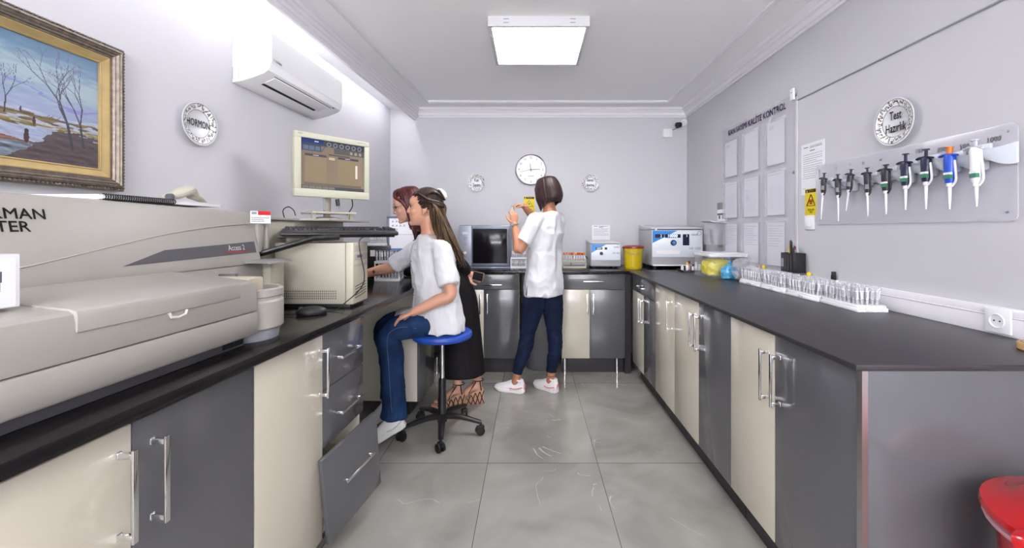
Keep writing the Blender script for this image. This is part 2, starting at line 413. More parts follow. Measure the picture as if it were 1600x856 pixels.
rcab(1.885, 1.153, 'base cabinet at the near end of the right worktop, grey door nearest the camera', [(1.545, 1.153, ZB, ZD, GREY, 'door', 1.51, hzv), (1.885, 1.545, ZB, ZD, CREAM, 'door', 1.58, hzv)])
rcab(2.626, 1.885, 'second base cabinet from the near end of the right row, grey and cream doors', [(2.247, 1.885, ZB, ZD, GREY, 'door', 2.21, hzv), (2.626, 2.247, ZB, ZD, CREAM, 'door', 2.285, hzv)])
rcab(3.027, 2.626, 'narrow base cabinet with one cream door in the middle of the right row', [(3.027, 2.626, ZB, ZD, CREAM, 'door', 2.67, hzv)])
rcab(3.70, 3.027, 'base cabinet at the far end of the right row, with a grey drawer above', [(3.70, 3.027, .768, ZD, GREY, 'drawer', 3.36, .83), (3.34, 3.027, ZB, .768, GREY, 'door', 3.31, .645), (3.70, 3.34, ZB, .768, CREAM, 'door', 3.375, .645)])
# end panel of the right counter facing the camera
t = thing('end_panel', 'large glossy grey panel closing the near end of the right counter', 'panel', (.887, 1.135, 0), local=True)
f = MB(); f.box(.012, .738, 0, .016, .02, ZT-.0175); obj('panel', f, GREY, t, bevel=.001)
f = MB(); f.box(-.004, .012, -.001, .018, .02, ZT-.0175); obj('edge_strip', f, STEEL, t, smooth=False)
# left cabinets (in the left-hand frame)
UF = .797; ZBL = .09
def lcab(v0, v1, label, fronts, uf=UF, **k):
    w = v1-v0
    t = thing('base_cabinet', label, 'cabinet', (uf-.018, v0, 0), RL, L=True, local=True, group='cabinets under the left worktop')
    carcass(t, w, .7, ZBL, ZD+.004, **k)
    for (va, vb, z0, z1, m, kind, hv, hz) in fronts: front(t, va-v0, vb-v0, z0, z1, m, kind, None if hv is None else hv-v0, hz)
    return t
ZL = .878
lcab(.56, 1.297, 'nearest base cabinet under the left worktop, one cream and one grey door', [(.56, .928, ZBL, ZL, CREAM, 'door', .90, .74), (.928, 1.297, ZBL, ZL, GREY, 'door', .972, .735)])
lcab(1.297, 1.675, 'narrow base cabinet with one cream door beside the grey drawers', [(1.297, 1.675, ZBL, ZL, CREAM, 'door', 1.65, .74)])
t = lcab(1.675, 2.03, 'grey drawer unit whose crooked bottom drawer hangs open', [(1.675, 2.03, .66, ZL+.008, GREY, 'drawer', 1.852, .765), (1.675, 2.03, .436, .66, GREY, 'drawer', 1.852, .54)])
# open bottom drawer, sagging
M = Matrix.Translation((.0, -.03, .073)) @ Matrix.Rotation(math.radians(-11), 4, 'Z') @ Matrix.Rotation(math.radians(-7), 4, 'Y')
dr = MB(); dr.box(.0, .345, -.018, 0, 0, .345, M=M)
d = obj('drawer', dr, GREY, t, bevel=.0015); d['label'] = 'crooked open grey drawer'
hh = MB(); hh.box(.08, .265, -.056, -.05, .2, .21, M=M)
for q in (.09, .255): hh.box(q-.005, q+.005, -.05, -.018, .2, .21, M=M)
obj('handle', hh, CHROME, d, bevel=.0015)
bx = MB()
for (a, b_, c, d_, e, g_) in ((.02, .032, -.0, .4, .17, .30), (.30, .312, .0, .4, .17, .30), (.02, .312, 0, .012, .17, .30), (.02, .312, .39, .4, .17, .30), (.02, .312, 0, .4, .165, .172)): bx.box(a, b_, c-.02, d_-.02, e, g_)
obj('drawer_box', bx, CARC, d, bevel=.001)
f = MB(); f.box(.019, .336, .03, .5, .105, .12); obj('bottom_board', f, CARC, t, smooth=False)
lcab(2.99, 3.36, 'base cabinet under the far end of the left worktop, behind the seated woman', [(2.99, 3.36, ZBL, ZL, GREY, 'door', 3.31, .74)], uf=.765)
# far wall cabinets
def bcab(x0, x1, label, fronts, legs):
    t = thing('base_cabinet', label, 'cabinet', (x0, 3.795, 0), local=True, group='cabinets under the far worktop')
    carcass(t, x1-x0, .6, ZB, ZD+.004, legs)
    for (a, b_, z0, z1, m, kind, hx, hz) in fronts: front(t, a-x0, b_-x0, z0, z1, m, kind, None if hx is None else hx-x0, hz, hl=.18)
    return t
bcab(-.72, -.108, 'base cabinet under the oven at the far wall, left of the grey bin', [(-.72, -.108, .755, ZD, GREY, 'drawer', -.35, .80), (-.72, -.42, ZB, .755, CREAM, 'door', -.452, .63), (-.42, -.108, ZB, .755, GREY, 'door', -.39, .63)], (-.72+.04-.0+.02+.55-.02,))
bcab(.272, .835, 'base cabinet under the small centrifuge at the far wall, right of the grey bin', [(.272, .835, .755, ZD, GREY, 'drawer', .55, .83), (.272, .522, ZB, .755, CREAM, 'door', .495, .63), (.522, .835, ZB, .755, GREY, 'door', .55, .63)], (.03, .5))
f = MB(); f.box(-.108, .272, 4.37, 4.385, 0, .892); f.box(-.108, -.10, 3.85, 4.38, .5, .888)
o = solo('back_panel', MB().box(0, .376, 0, .012, 0.0, .89), GREY, 'grey board closing the gap behind the bin at the far wall', 'panel', (-.106, 4.38, 0), smooth=False)
o = solo('corner_post', MB().box(0, .052, 0, .5, 0.0, .89), DARKB, 'dark filler post where the far and right cabinets meet', 'panel', (.838, 3.80, 0), smooth=False)
# ------------------------------------------------------------------ left wall
def wallL(v, z, u=0.): return (u, v, z)
# framed oil painting: generic winter landscape
def paint():
    W, Hh, nx, ny = .56, .40, 300, 214
    R = Ras(W, Hh, nx, ny, (.6, .7, .8)); X, Z = R.X/W, R.Z/Hh
    def fbm(x, y, s):
        out = np.zeros_like(x); rs = np.random.RandomState(s)
        for o in range(1, 5):
            for _ in range(4):
                a, b, p = rs.uniform(-6, 6)*o, rs.uniform(-9, 9)*o, rs.uniform(0, 6.28); out += np.sin(a*x*2+b*y*2+p)/(o*4)
        return out
    n1, n2, n3 = fbm(X, Z*2, 1), fbm(X*2, Z*5, 2), fbm(X*4, Z*9, 3)
    t = np.clip((Z-.45)/.55+n1*.12, 0, 1)[..., None]
    R.a = (1-t)*np.array([.56, .60, .72])+t*np.array([.36, .50, .62])
    g = np.clip(1-abs(Z-.78+X*.12)*4+n2*.5, 0, 1)[..., None]*.6; R.a = R.a*(1-g)+g*np.array([.70, .76, .74])
    g = (np.clip((X-.8)*4, 0, 1)*np.clip((.62-Z)*4, 0, 1)*(n2 > -.2))[..., None]*.55; R.a = R.a*(1-g)+g*np.array([.35, .52, .72])
    def band(lo, hi, c, amp, nn, jit=.0):
        m = (Z > lo+nn*amp) & (Z < hi+nn*amp); R.a[m] = np.array(c)+(n3[m]*jit)[:, None]
    band(.0, .42, (.62, .65, .73), .03, n1, .06)
    band(.33, .37, (.44, .38, .26), .05, n2, .12); band(.27, .31, (.48, .43, .27), .04, n2, .14)
    band(.2, .27, (.58, .62, .72), .03, n1, .08)
    m = (Z < .22-(X-.35)*.25+n2*.03) & (X < .75); R.a[m] = np.array([.46, .30, .24])+(n3[m]*.1)[:, None]
    m = Z < .13+n1*.03; R.a[m] = np.array([.42, .47, .52])+(n3[m]*.18)[:, None]
    m = Z < np.clip((X-.52)*1.1, 0, .27)+n2*.03+n3*.01; R.a[m] = np.array([.30, .26, .27])+(n3[m]*.06)[:, None]
    m = abs(Z-.56+.07*np.sin(X*9)-n2*.02) < .008; R.a[m] = (.50, .50, .72)
    rnd = random.Random(5)
    def br(x, z, a, L, t, d):
        x1, z1 = x+math.cos(a)*L, z+math.sin(a)*L; c = (.20+.04*d, .20+.04*d, .24+.05*d)
        R.line(x, z, x1, z1, t, c)
        if d < 5:
            for k in range(2 if d else 1): br(x1, z1, a+rnd.uniform(-.55, .55), L*rnd.uniform(.62, .9), t*.68, d+1)
            if d == 0: br(x1, z1, a+.25, L*.7, t*.6, 1)
    for (x, z, a, L, t) in ((.475, .06, 1.75, .085, .009), (.51, .07, 1.7, .08, .007), (.20, .13, 1.4, .06, .006), (.24, .15, 1.7, .09, .007), (.29, .14, 1.5, .05, .004), (.08, .12, 1.4, .07, .006)): br(x, z, a, L, t, 0)
    for (x, z, s) in ((.345, .075, .02), (.365, .13, .012), (.33, .16, .008)):
        R.ell(x, z, s*.35, s, (.25, .16, .17)); R.ell(x, z+s, s*.3, s*.35, (.2, .15, .15))
    for p in (.40, .43, .41): R.line(p, .155, p+.008, .160, .002, (.3, .3, .35))
    R.a = np.clip(R.a, 0, 1); return R
zc, v0, v1 = 1.701, .93, 1.641
t = thing('framed_painting', 'oil painting of bare winter trees in an ornate silver and gold frame', 'painting', (0, (v0+v1)/2, 1.429), RL, L=True, local=True)
W2, HT = (v1-v0)/2, .543
def frame_ring(f, prof, w2, h, m=0):
    """prof = [(inset, out)] swept round a rectangle w2*2 by h"""
    R = []
    for (sx, sz) in ((-1, 0), (1, 0), (1, 1), (-1, 1)):
        R.append([(sx*(w2-i), -o, (i if sz == 0 else h-i)) for i, o in prof])
    f.rings(R, m, caps=False, closed=True)
SILV = mat('antique_silver', srgb(128, 118, 108), .38, .75, mottle=.35, mscale=60, bump=.8, bscale=260)
GOLD = mat('pale_gold_leaf', srgb(196, 172, 120), .35, .55, mottle=.12, mscale=20)
GOLD2 = mat('olive_gold_slip', srgb(150, 138, 96), .4, .45, mottle=.1, mscale=20)
f = MB(); frame_ring(f, [(0, 0), (0, .03), (.004, .036), (.009, .034), (.013, .042), (.02, .045), (.024, .041), (.028, .043), (.034, .036), (.038, .037), (.042, .030), (.046, .031), (.046, 0)], W2, HT)
fr = obj('frame', f, SILV, t, angle=25)
f = MB()
k = 0
for a in np.arange(-W2+.012, W2-.01, .012):
    for z in (.0065, HT-.0065): f.ball((a, -.037, z), .0042, 6, 4)
for z in np.arange(.012, HT-.01, .012):
    for a in (-W2+.0065, W2-.0065): f.ball((a, -.037, z), .0042, 6, 4)
tag(obj('bead_ornament', f, SILV, fr), None, None, kind='stuff')
f = MB(); frame_ring(f, [(.046, 0), (.046, .026), (.05, .027), (.07, .018), (.073, .0205), (.077, .0185), (.077, 0)], W2, HT); sl = obj('gold_slip', f, GOLD, t, angle=25)
P = paint(); me = P.mesh(); me.transform(Matrix.Diagonal(((2*W2-.15)/P.w, 1, (HT-.15)/P.h, 1))); me.transform(Matrix.Translation((-W2+.075, -.012, .075)))
obj('canvas', me, mat('oil_paint', rough=.4, attr=True, bump=.5, bscale=180), t, smooth=False, recalc=False)

# decorated plates used as signs
def plate_disc(r, lines, size, seed, lsp):
    def build(t):
        f = MB(); f.lathe([(0, 0), (.35*r, 0), (.55*r, -.004), (.60*r, -.006), (.97*r, -.020), (r, -.021), (r, -.024), (.96*r, -.024), (.6*r, -.0105), (.55*r, -.007), (0, -.007)][::-1], axis='y', n=48)
        p = obj('plate_body', f, mat('glazed_ceramic', srgb(222, 222, 226), .25, coat=.3), t)
        # painted rim pattern: leaves and blossoms in a raster mapped on the sloping rim
        nr, na = 14, 220; rnd = random.Random(seed); img = np.ones((nr, na, 3))*.94
        A, Rr = np.meshgrid(np.arange(na)/na*2*PI, (np.arange(nr)+.5)/nr)
        for k in range(44):
            a0, r0 = 2*PI*k/44+rnd.uniform(-.05, .05), rnd.uniform(.25, .75); q = rnd.uniform(-1.2, 1.2); c = rnd.choice([(.13, .13, .15)]*5+[(.45, .15, .12), (.2, .3, .25)])
            da = (A-a0+PI) % (2*PI)-PI; x, y = da*5.2, Rr-r0; xx, yy = x*math.cos(q)+y*math.sin(q), -x*math.sin(q)+y*math.cos(q)
            m = (xx/.40)**2+(yy/.16)**2 < 1; m &= ~((xx/.2)**2+((yy-.03)/.05)**2 < 1); img[m] = c
        for k in range(60):
            a0, r0 = rnd.uniform(0, 2*PI), rnd.uniform(.1, .95); da = (A-a0+PI) % (2*PI)-PI; img[(da*5.2)**2+(Rr-r0)**2 < .006] = (.2, .2, .22)
        img[0] = .25; img[-1] = .3
        me = bpy.data.meshes.new('rim'); vs = []; fs = []
        for i in range(nr+1):
            q = .635+.30*i/nr; yy = -(.0105+(q-.6)/.36*.0135)-.0012
            for j in range(na): a = 2*PI*j/na; vs.append((r*q*math.cos(a), yy, r*q*math.sin(a)))
        for i in range(nr):
            for j in range(na): fs.append((i*na+j, i*na+(j+1) % na, (i+1)*na+(j+1) % na, (i+1)*na+j))
        me.from_pydata(vs, [], fs); at = me.color_attributes.new('Col', 'FLOAT_COLOR', 'CORNER'); c = np.ones((nr*na, 4)); c[:, :3] = img.reshape(-1, 3)**2.2
        at.data.foreach_set('color', np.repeat(c, 4, axis=0).ravel())
        obj('rim_pattern', me, mat('glazed_print', rough=.3, attr=True), p, recalc=False)
        f = MB()
        for i, s in enumerate(lines): f.text(s, size, 0, (len(lines)-1)*lsp/2-i*lsp, -.0125, sx=.62, bold=size*.012)
        obj('lettering', f, INK, p, smooth=False)
    return build
def wall_plate(label, loc, rot, r, lines, size, lsp=.05, L=False, seed=1):
    t = thing('ceramic_plate', label, 'plate', loc, rot, L=L, local=True, group='decorated plates lettered as station signs'); plate_disc(r, lines, size, seed, lsp)(t); return t
wall_plate('white plate with patterned rim lettered HORMON on the left wall', (0, 2.01, 1.783), RL, .101, ['HORMON'], .048, L=True, seed=2)

# air conditioner
va, vb = 2.24, 3.005
t = thing('air_conditioner', 'white wall-mounted split air conditioner above the computer screen', 'air conditioner', (0, va, 2.06), RL, L=True, local=True)
w = vb-va
prof = [(0, .275), (-.19, .282), (-.206, .276), (-.209, .26), (-.207, .12), (-.205, .085), (-.195, .062), (-.17, .045), (-.11, .024), (-.05, .008), (0, 0)]
ACM = mat('glossy_white_casing', srgb(242, 242, 244), .18, coat=.4)
f = MB(); f.prism(prof, 0, w, 'x'); b = obj('casing', f, ACM, t, bevel=.003, angle=25)
f = MB(); f.prism([(-.2105, .265), (-.2125, .26), (-.2105, .115), (-.2085, .1), (-.207, .115)], .004, w-.004, 'x'); p = obj('front_panel', f, ACM, t, angle=25)
def on_curve(a, d=.001):   # point on the underside curve, a = 0 front .. 1 back
    c = [(-.205, .085), (-.195, .062), (-.17, .045), (-.11, .024), (-.05, .008), (0, 0)]; k = min(int(a*5), 4); q = a*5-k
    return (c[k][0]+(c[k+1][0]-c[k][0])*q, c[k][1]+(c[k+1][1]-c[k][1])*q-d)
f = MB(); a, b1 = on_curve(.60), on_curve(.66); f.add([(.09, *a), (w-.16, *a), (w-.16, *b1), (.09, *b1)], [(0, 1, 2, 3)]); a, b1 = on_curve(.3), on_curve(.325); f.add([(.07, *a), (w-.1, *a), (w-.1, *b1), (.07, *b1)], [(0, 1, 2, 3)])
tag(obj('air_slot', f, mat('slot_black', srgb(20, 20, 22), .8), t, smooth=False, recalc=False), None, None, kind='stuff')
f = MB(); a, b1 = on_curve(.34), on_curve(.58, .004); a2, b2 = on_curve(.34, .006), on_curve(.58, .006)
f.prism([a, b1, b2, a2], .08, w-.14, 'x'); obj('louvre', f, ACM, t, bevel=.001)
f = MB(); a, b1 = on_curve(.22), on_curve(.27); f.add([(w-.1, *a), (w-.07, *a), (w-.07, *b1), (w-.1, *b1)], [(0, 1, 2, 3)]); obj('receiver_window', f, DGREY, t, smooth=False, recalc=False)
f = MB()
for (y0, y1, z0, z1) in ((-.035, -.033, .02, .08), (-.004, -.002, .02, .08), (-.035, -.002, .078, .08), (-.035, -.002, .02, .022), (-.172, -.1705, .1, .2), (-.172, -.155, .098, .1)): f.box(-.0008, .0005, y0, y1, z0, z1)
tag(obj('side_seam', f, mat('seam_grey', srgb(150, 148, 155), .6), t, smooth=False), None, None, kind='stuff')
f = MB(); f.text('TOSHIBA', .018, .05, .118, -.2135); obj('lettering', f, DGREY, p, smooth=False)

# ------------------------------------------------------------------ the big analyser (left frame coordinates)
UA = .72
t = thing('laboratory_analyzer', 'huge beige immunoassay analyzer filling the left worktop', 'laboratory analyzer', (.4, 1.0, ZT), L=True)
v0, v1 = .42, 1.372
f = MB(); f.box(.08, UA, v0, 1.36, ZT, .962); f.box(.08, UA-.1, 1.36, 1.62, ZT, .962); obj('base', f, DGREY, t, bevel=.004)
f = MB()
for k in range(14): f.box(UA-.005, UA+.002, 1.27+k*.006, 1.273+k*.006, .93, .955)
tag(obj('vent_fins', f, BLACKP, t, smooth=False), None, None, kind='stuff')
# lower body: rounded front ledge
UL = .752
f = MB(); f.prism([(.08, .962), (UL-.004, .955), (UL+.002, .962), (UL+.004, 1.0), (UL+.002, 1.026), (.08, 1.026)], v0, v1, 'y'); obj('lower_skirt', f, BEIGE, t, bevel=.003)
f = MB(); f.prism([(.08, 1.028), (UL+.001, 1.028), (UL, 1.10), (UL-.004, 1.116), (UL-.014, 1.123), (.47, 1.150), (.08, 1.150)], v0, v1, 'y'); led = obj('front_ledge', f, BEIGE, t, bevel=.004, angle=25)
# hinged lid along the ledge
f = MB(); f.prism([(.49, 1.150), (UL-.012, 1.127), (UL+.002, 1.122), (UL+.0045, 1.112), (UL+.004, 1.082), (UL+.001, 1.080), (UL-.004, 1.10), (UL-.02, 1.114), (.49, 1.142)], .86, 1.295, 'y'); lid = obj('ledge_lid', f, BEIGE, t, bevel=.0015, angle=25)
f = MB(); f.tube([(UL+.0035, 1.06, 1.080), (UL+.0035, 1.065, 1.070), (UL+.0035, 1.085, 1.066), (UL+.0035, 1.105, 1.070), (UL+.0035, 1.11, 1.080)], .0035, 8); obj('finger_grip', f, mat('pale_beige', srgb(214, 208, 198), .4), lid)
# upper hood, raked front
VU = 1.79
hood = [(.0, 1.145), (.475, 1.145), (.47, 1.17), (.43, 1.35), (.42, 1.364), (.40, 1.368), (.0, 1.368)]
f = MB()
prs = []
for v, k in ((v0, 0), (1.2, 0), (VU, -.012)):
    prs.append([(u, v, z+(k if z > 1.3 else 0)) for u, z in hood])
f.rings(prs); hd = obj('upper_hood', f, BEIGE, t, bevel=.004, angle=25)
def hoodp(v, z, d=.0006):   # point on the raked front
    u = .47+(z-1.17)*(.43-.47)/(1.35-1.17); return (u+d, v, z)
# curved groove and dark stripe on the hood
cv = [(.80, 1.170), (1.0, 1.196), (1.2, 1.235), (1.4, 1.272), (1.6, 1.296), (1.788, 1.310)]
f = MB(); f.tube([hoodp(v, z, .0002) for v, z in cv], .0022, 8, seg=6)
obj('curved_groove', f, mat('groove_beige', srgb(176, 170, 162), .5), hd)
f = MB(); f.prism([(0, 0)]*3, 0, 1) if False else None
st = [(1.22, 1.178), (1.36, 1.218), (1.77, 1.235), (1.77, 1.190)]
f = MB(); f.add([hoodp(v, z) for v, z in st], [(0, 1, 2, 3)]); obj('dark_stripe', f, DGREY, hd, smooth=False, recalc=False)
MH = LM.inverted()
def hood_text(s, size, v, z, sx=1., **k):
    ang = math.atan2(.04, .18); f = MB(); M = Matrix.Translation(hoodp(v, z, .0014)) @ Matrix.Rotation(PI/2, 4, 'Z') @ Matrix.Rotation(-ang, 4, 'X'); f.text(s, size, 0, 0, 0, M=M, sx=sx, **k); return f
ITAL = mat('white_ink', srgb(235, 235, 238), .5)
f = hood_text('Access 2', .030, 1.665, 1.213, .8, bold=.0003); obj('lettering', f, ITAL, hd, smooth=False)
f = MB(); f.add([hoodp(v, z, .0012) for v, z in ((1.60, 1.196), (1.72, 1.197), (1.72, 1.200), (1.60, 1.199))], [(0, 1, 2, 3)]); obj('red_underline', f, RED, hd, smooth=False, recalc=False)
f = hood_text('BECKMAN', .036, .975, 1.318, 1.05, bold=.0006); obj('lettering', f, INK, hd, smooth=False)
f = hood_text('COULTER', .036, .942, 1.288, 1.05, bold=.0006); obj('lettering', f, INK, hd, smooth=False)
# right end of the machine: recessed cover, carousel housing, upper rear block
f = MB(); f.box(.10, UL-.03, v1+.002, v1+.075, .965, 1.128); ex = obj('end_cover', f, mat('sand_panel', srgb(196, 186, 164), .45, mottle=.03), t, bevel=.006)
f = MB(); f.box(UL-.0295, UL-.0285, v1+.01, v1+.07, 1.05, 1.072)
obj('printed_label', f, mat('label_white', srgb(236, 234, 226), .5), ex, smooth=False)
cc = (.66, 1.455)
f = MB(); f.lathe([(0, .955), (.098, .955), (.105, .962), (.105, 1.045), (.1, 1.052), (.1, 1.06), (.104, 1.064), (.104, 1.085), (.098, 1.09), (.09, 1.088), (.085, 1.065), (0, 1.06)], (cc[0], cc[1], 0), n=40)
obj('carousel_housing', f, BEIGE, t, angle=30)
f = MB(); f.lathe([(0, ZT), (.09, ZT), (.095, .958), (0, .958)], (cc[0], cc[1], 0)); obj('carousel_foot', f, MGREY, t)
f = MB(); f.box(.57, .63, 1.44, 1.452, 1.05, 1.135); obj('dark_guard', f, DGREY, t, bevel=.002)
f = MB(); f.box(.02, .47, 1.372, 1.80, .962, 1.145); obj('rear_cover', f, BEIGE, t, bevel=.005)
f = MB(); f.prism([(0, .962), (.37, .962), (.36, 1.33), (0, 1.33)], VU+.002, 2.72, 'y'); rb = obj('rear_block', f, BEIGE2, t, bevel=.006)
f = MB(); f.box(.0, .375, VU+.002, 2.22, 1.33, 1.342); f.box(.0, .53, 2.22, 2.72, 1.33, 1.342); obj('rear_shelf', f, BEIGE, t, bevel=.003)
f = MB(); f.box(.44, .455, VU+.005, VU+.028, 1.19, 1.335); f.box(.44, .455, VU+.06, VU+.075, 1.19, 1.335); f.box(.44, .455, VU+.028, VU+.06, 1.30, 1.335); obj('end_pillar', f, BEIGE, t, bevel=.002)
f = MB(); f.prism([(.36, 1.15), (.37, 1.165), (.56, 1.158), (.575, 1.148)], VU-.10, VU+.06, 'y'); obj('grey_flap', f, mat('flap_grey', srgb(128, 127, 124), .5), t, bevel=.003)
f = MB(); f.box(.02, .50, 1.81, 1.90, .945, 1.145); obj('pump_cover', f, BEIGE2, t, bevel=.004)

# things on and by the analyser
t = thing('label_card', 'white label card with a red band standing on the right end of the analyzer', 'label', (.44, VU+.0, 1.358), L=True)
R = Ras(.075, .05, 60, 40, (.93, .93, .94)); R.rect(.028, .075, .034, .05, (.82, .1, .14)); R.lines(.004, .07, .004, .026, 3, .0018, (.35, .3, .32)); R.rect(.004, .022, .036, .046, (.6, .6, .62))
M = Matrix.Translation((.455, VU-.04, 1.310)) @ Matrix.Rotation(math.radians(55), 4, 'Z')
obj('card_print', shift(R.mesh(), M=M), PRINT, t, smooth=False, recalc=False)
f = MB(); f.box(0, .075, .0005, .003, 0, .05, M=M); obj('card_backing', f, WHITEP, t, smooth=False)
t = thing('carton_box', 'small white box with printed side standing on the analyzer ledge at the picture edge', 'box', (.64, .80, 1.1375), L=True)
f = MB(); f.box(.60, .675, .70, .832, 1.1375, 1.236); obj('box_body', f, mat('white_card', srgb(242, 243, 246), .5, mottle=.01), t, bevel=.001)
R = Ras(.06, .09, 60, 90, (.945, .95, .965)); R.rect(.032, .040, .045, .065, (.3, .3, .35))
for i in range(12): R.line(.018+.0008*(i % 2), .02+i*.005, .022, .02+i*.005, .0016, (.4, .4, .45)); R.line(.034, .03+i*.003, .038, .03+i*.003, .0012, (.45, .45, .5))
obj('printed_label', shift(R.mesh(), M=Matrix.Translation((.6757, .765, 1.14)) @ Matrix.Rotation(PI/2, 4, 'Z')), PRINT, t, smooth=False, recalc=False)
# spiral notebook
t = thing('spiral_notebook', 'white spiral-bound notebook lying on top of the analyzer', 'notebook', (.3, 1.5, 1.368), L=True)
f = MB(); f.box(.20, .40, 1.22, 1.66, 1.369, 1.381); obj('pages', f, mat('paper_white', srgb(240, 240, 242), .7), t, bevel=.001)
f = MB(); f.box(.198, .402, 1.217, 1.663, 1.381, 1.383); obj('cover', f, WHITEP, t, smooth=False)
f = MB()
for k in range(34): f.tube([(.402+.008*math.cos(a), 1.23+k*.0068, 1.377+.008*math.sin(a)) for a in np.linspace(0, 2*PI, 9)[:-1]], .0016, 6, closed=True)
tag(obj('spiral_binding', f, BLACKP, t), None, None, kind='stuff')
# hand-held scanner on the notebook
t = thing('barcode_scanner', 'cream handheld barcode scanner lying on the notebook on top of the analyzer', 'scanner', (.30, 1.60, 1.383), L=True)
f = MB(); f.tube([(.33, 1.50, 1.398), (.33, 1.54, 1.408), (.33, 1.575, 1.424), (.33, 1.60, 1.428), (.33, 1.625, 1.412)], [.010, .022, .026, .022, .012], 14, seg=4, flat=(.75, 1.3), up=(0, 0, 1)); obj('scanner_head', f, BEIGE2, t)
f = MB(); f.tube([(.27, 1.74, 1.393), (.30, 1.68, 1.402), (.33, 1.60, 1.412)], [.008, .012, .014], 10, seg=4); obj('scanner_grip', f, BEIGE2, t)
f = MB(); f.tube([(.345, 1.51, 1.400), (.345, 1.495, 1.396)], [.011, .012], 10); obj('scan_window', f, DGREY, t)

# pc tower: side faces the camera, front faces the aisle
x0, y0 = -1.27, 1.945
t = thing('computer_tower', 'cream computer tower with slotted side vents on the left worktop', 'computer', (-1.05, 2.03, ZT), local=False)
f = MB(); f.box(-1.185, -.86, 1.965, 2.135, .94, 1.222); sd = obj('case', f, BEIGE2, t, bevel=.003)
f = MB(); f.box(-.858, -.822, 1.963, 2.137, .938, 1.224); fp = obj('front_bezel', f, mat('cream_bezel', srgb(196, 192, 172), .4, mottle=.02), t, bevel=.005)
f = MB(); f.box(-1.18, -.84, 1.97, 2.13, ZT, .94); obj('base_stand', f, BLACKP, t, bevel=.003)
f = MB()
for r in range(4):
    for k in range(30): f.box(-1.16+k*.0088, -1.1568+k*.0088, 1.9638, 1.9652, .962+r*.011, .969+r*.011)
tag(obj('vent_holes', f, SEAM, sd, smooth=False), None, None, kind='stuff')
f = MB()
for k in range(5): f.tube([(-.8215, 1.985, .965+k*.013), (-.8205, 2.05, .972+k*.013), (-.8215, 2.11, .979+k*.013)], .002, 6)
tag(obj('front_slot', f, SEAM, fp), None, None, kind='stuff')
for z, h in ((1.18, .03), (1.14, .03), (1.11, .012)):
    f = MB(); f.box(-.823, -.8195, 1.975, 2.125, z, z+h); obj('drive_bay', f, BEIGE2, fp, bevel=.001)
f = MB(); f.box(-.8205, -.8185, 2.0, 2.06, 1.152, 1.164); obj('bay_slot', f, DGREY, fp, smooth=False)
# lcd monitor on its pole
def screen_tree(R, s): pass
t = thing('computer_monitor', 'cream framed monitor showing a brown analyzer menu, raised on a pole', 'monitor', (-1.19, 2.52, 1.342), math.atan2(.335, .28), local=True)
w, h = .437, .36
MZ = 1.47-1.342
fr = MB()
for (a, b_, c, d_) in ((-w/2, w/2, 0, .045), (-w/2, w/2, h-.032, h), (-w/2, -w/2+.035, .045, h-.032), (w/2-.03, w/2, .045, h-.032)): fr.box(a, b_, -.05, -.015, c+MZ, d_+MZ)
bz = obj('bezel', fr, mat('aged_cream_plastic', srgb(192, 192, 172), .45, mottle=.03), t, bevel=.003)
f = MB(); f.box(-w/2+.006, w/2-.006, -.018, .012, MZ+.005, h-.005+MZ); f.box(-w/2+.06, w/2-.06, .01, .04, MZ+.05, h-.06+MZ); obj('back_shell', f, BEIGE2, t, bevel=.004)
sw, sh = w-.065, h-.077; R = Ras(sw, sh, 260, 198, (.50, .44, .37))
X, Z = R.X/sw, R.Z/sh
R.a[:] = np.stack([.50+.06*X-.05*Z, .44+.05*X-.04*Z, .36+.05*X-.02*Z], -1)
def q(a, b, c, d, col): R.rect(a*sw, b*sw, c*sh, d*sh, col)
q(0, 1, .88, 1, (.22, .24, .30)); q(0, .33, .92, 1, (.12, .2, .42)); q(0, .3, .76, .88, (.25, .28, .36)); q(.5, 1, .76, .88, (.33, .32, .32)); R.line(.3*sw, .76*sh, .36*sw, .88*sh, .006, (.3, .33, .4))
for k in range(3): q(.04+k*.085, .11+k*.085, .78, .86, (.36, .4, .47))
for k in range(6): R.ell((.42+k*.1)*sw, .93*sh, .013, .013, (.55, .55, .52)); R.ell((.42+k*.1)*sw, .93*sh, .009, .009, (.25, .26, .3))
for k in range(3): R.ell((.78+k*.075)*sw, .81*sh, .009, .009, (.6, .56, .48))
q(.2, .26, .945, .97, (.7, .75, .85))
for (a, b) in ((.06, .38), (.56, .9)):
    q(a, b, .14, .70, (.53, .47, .39)); q(a+.006, b-.006, .15, .645, (.50+.03, .44+.03, .37)); q(a, b, .655, .70, (.24, .25, .3)); q(a+.12, a+.2, .67, .685, (.7, .7, .7))
q(.42, .51, .62, .67, (.72, .68, .55)); q(.85, .885, .28, .56, (.85, .82, .75)); R.lines(.42*sw, .75*sw, .71*sh, .74*sh, 1, .006, (.3, .27, .22)); q(.05, .95, .075, .125, (.42, .38, .33)); q(0, 1, 0, .07, (.28, .29, .3))
for k in range(5): q(.02+k*.1, .11+k*.1, .012, .06, (.45, .45, .42))
obj('screen', shift(R.mesh(), -w/2+.035, -.040, MZ+.045), mat('screen_glow', rough=.25, attr=True, estr=.35), t, smooth=False, recalc=False)
f = MB(); f.box(-.013, .013, -.045, -.0425, 0, 0) if False else None
f = MB(); f.text('NEC', .012, -w/2+.03, h-.012+MZ, -.0505); f.text('MultiSync LCD', .008, w/2-.05, h-.012+MZ, -.0505); obj('lettering', f, DGREY, bz, smooth=False)
f = MB(); f.tube([(0, .045, 0.006), (0, .045, .30)], .02, 14); f.tube([(0, .045, .28), (0, .02, .29)], .02, 12); obj('pole', f, BEIGE2, t)
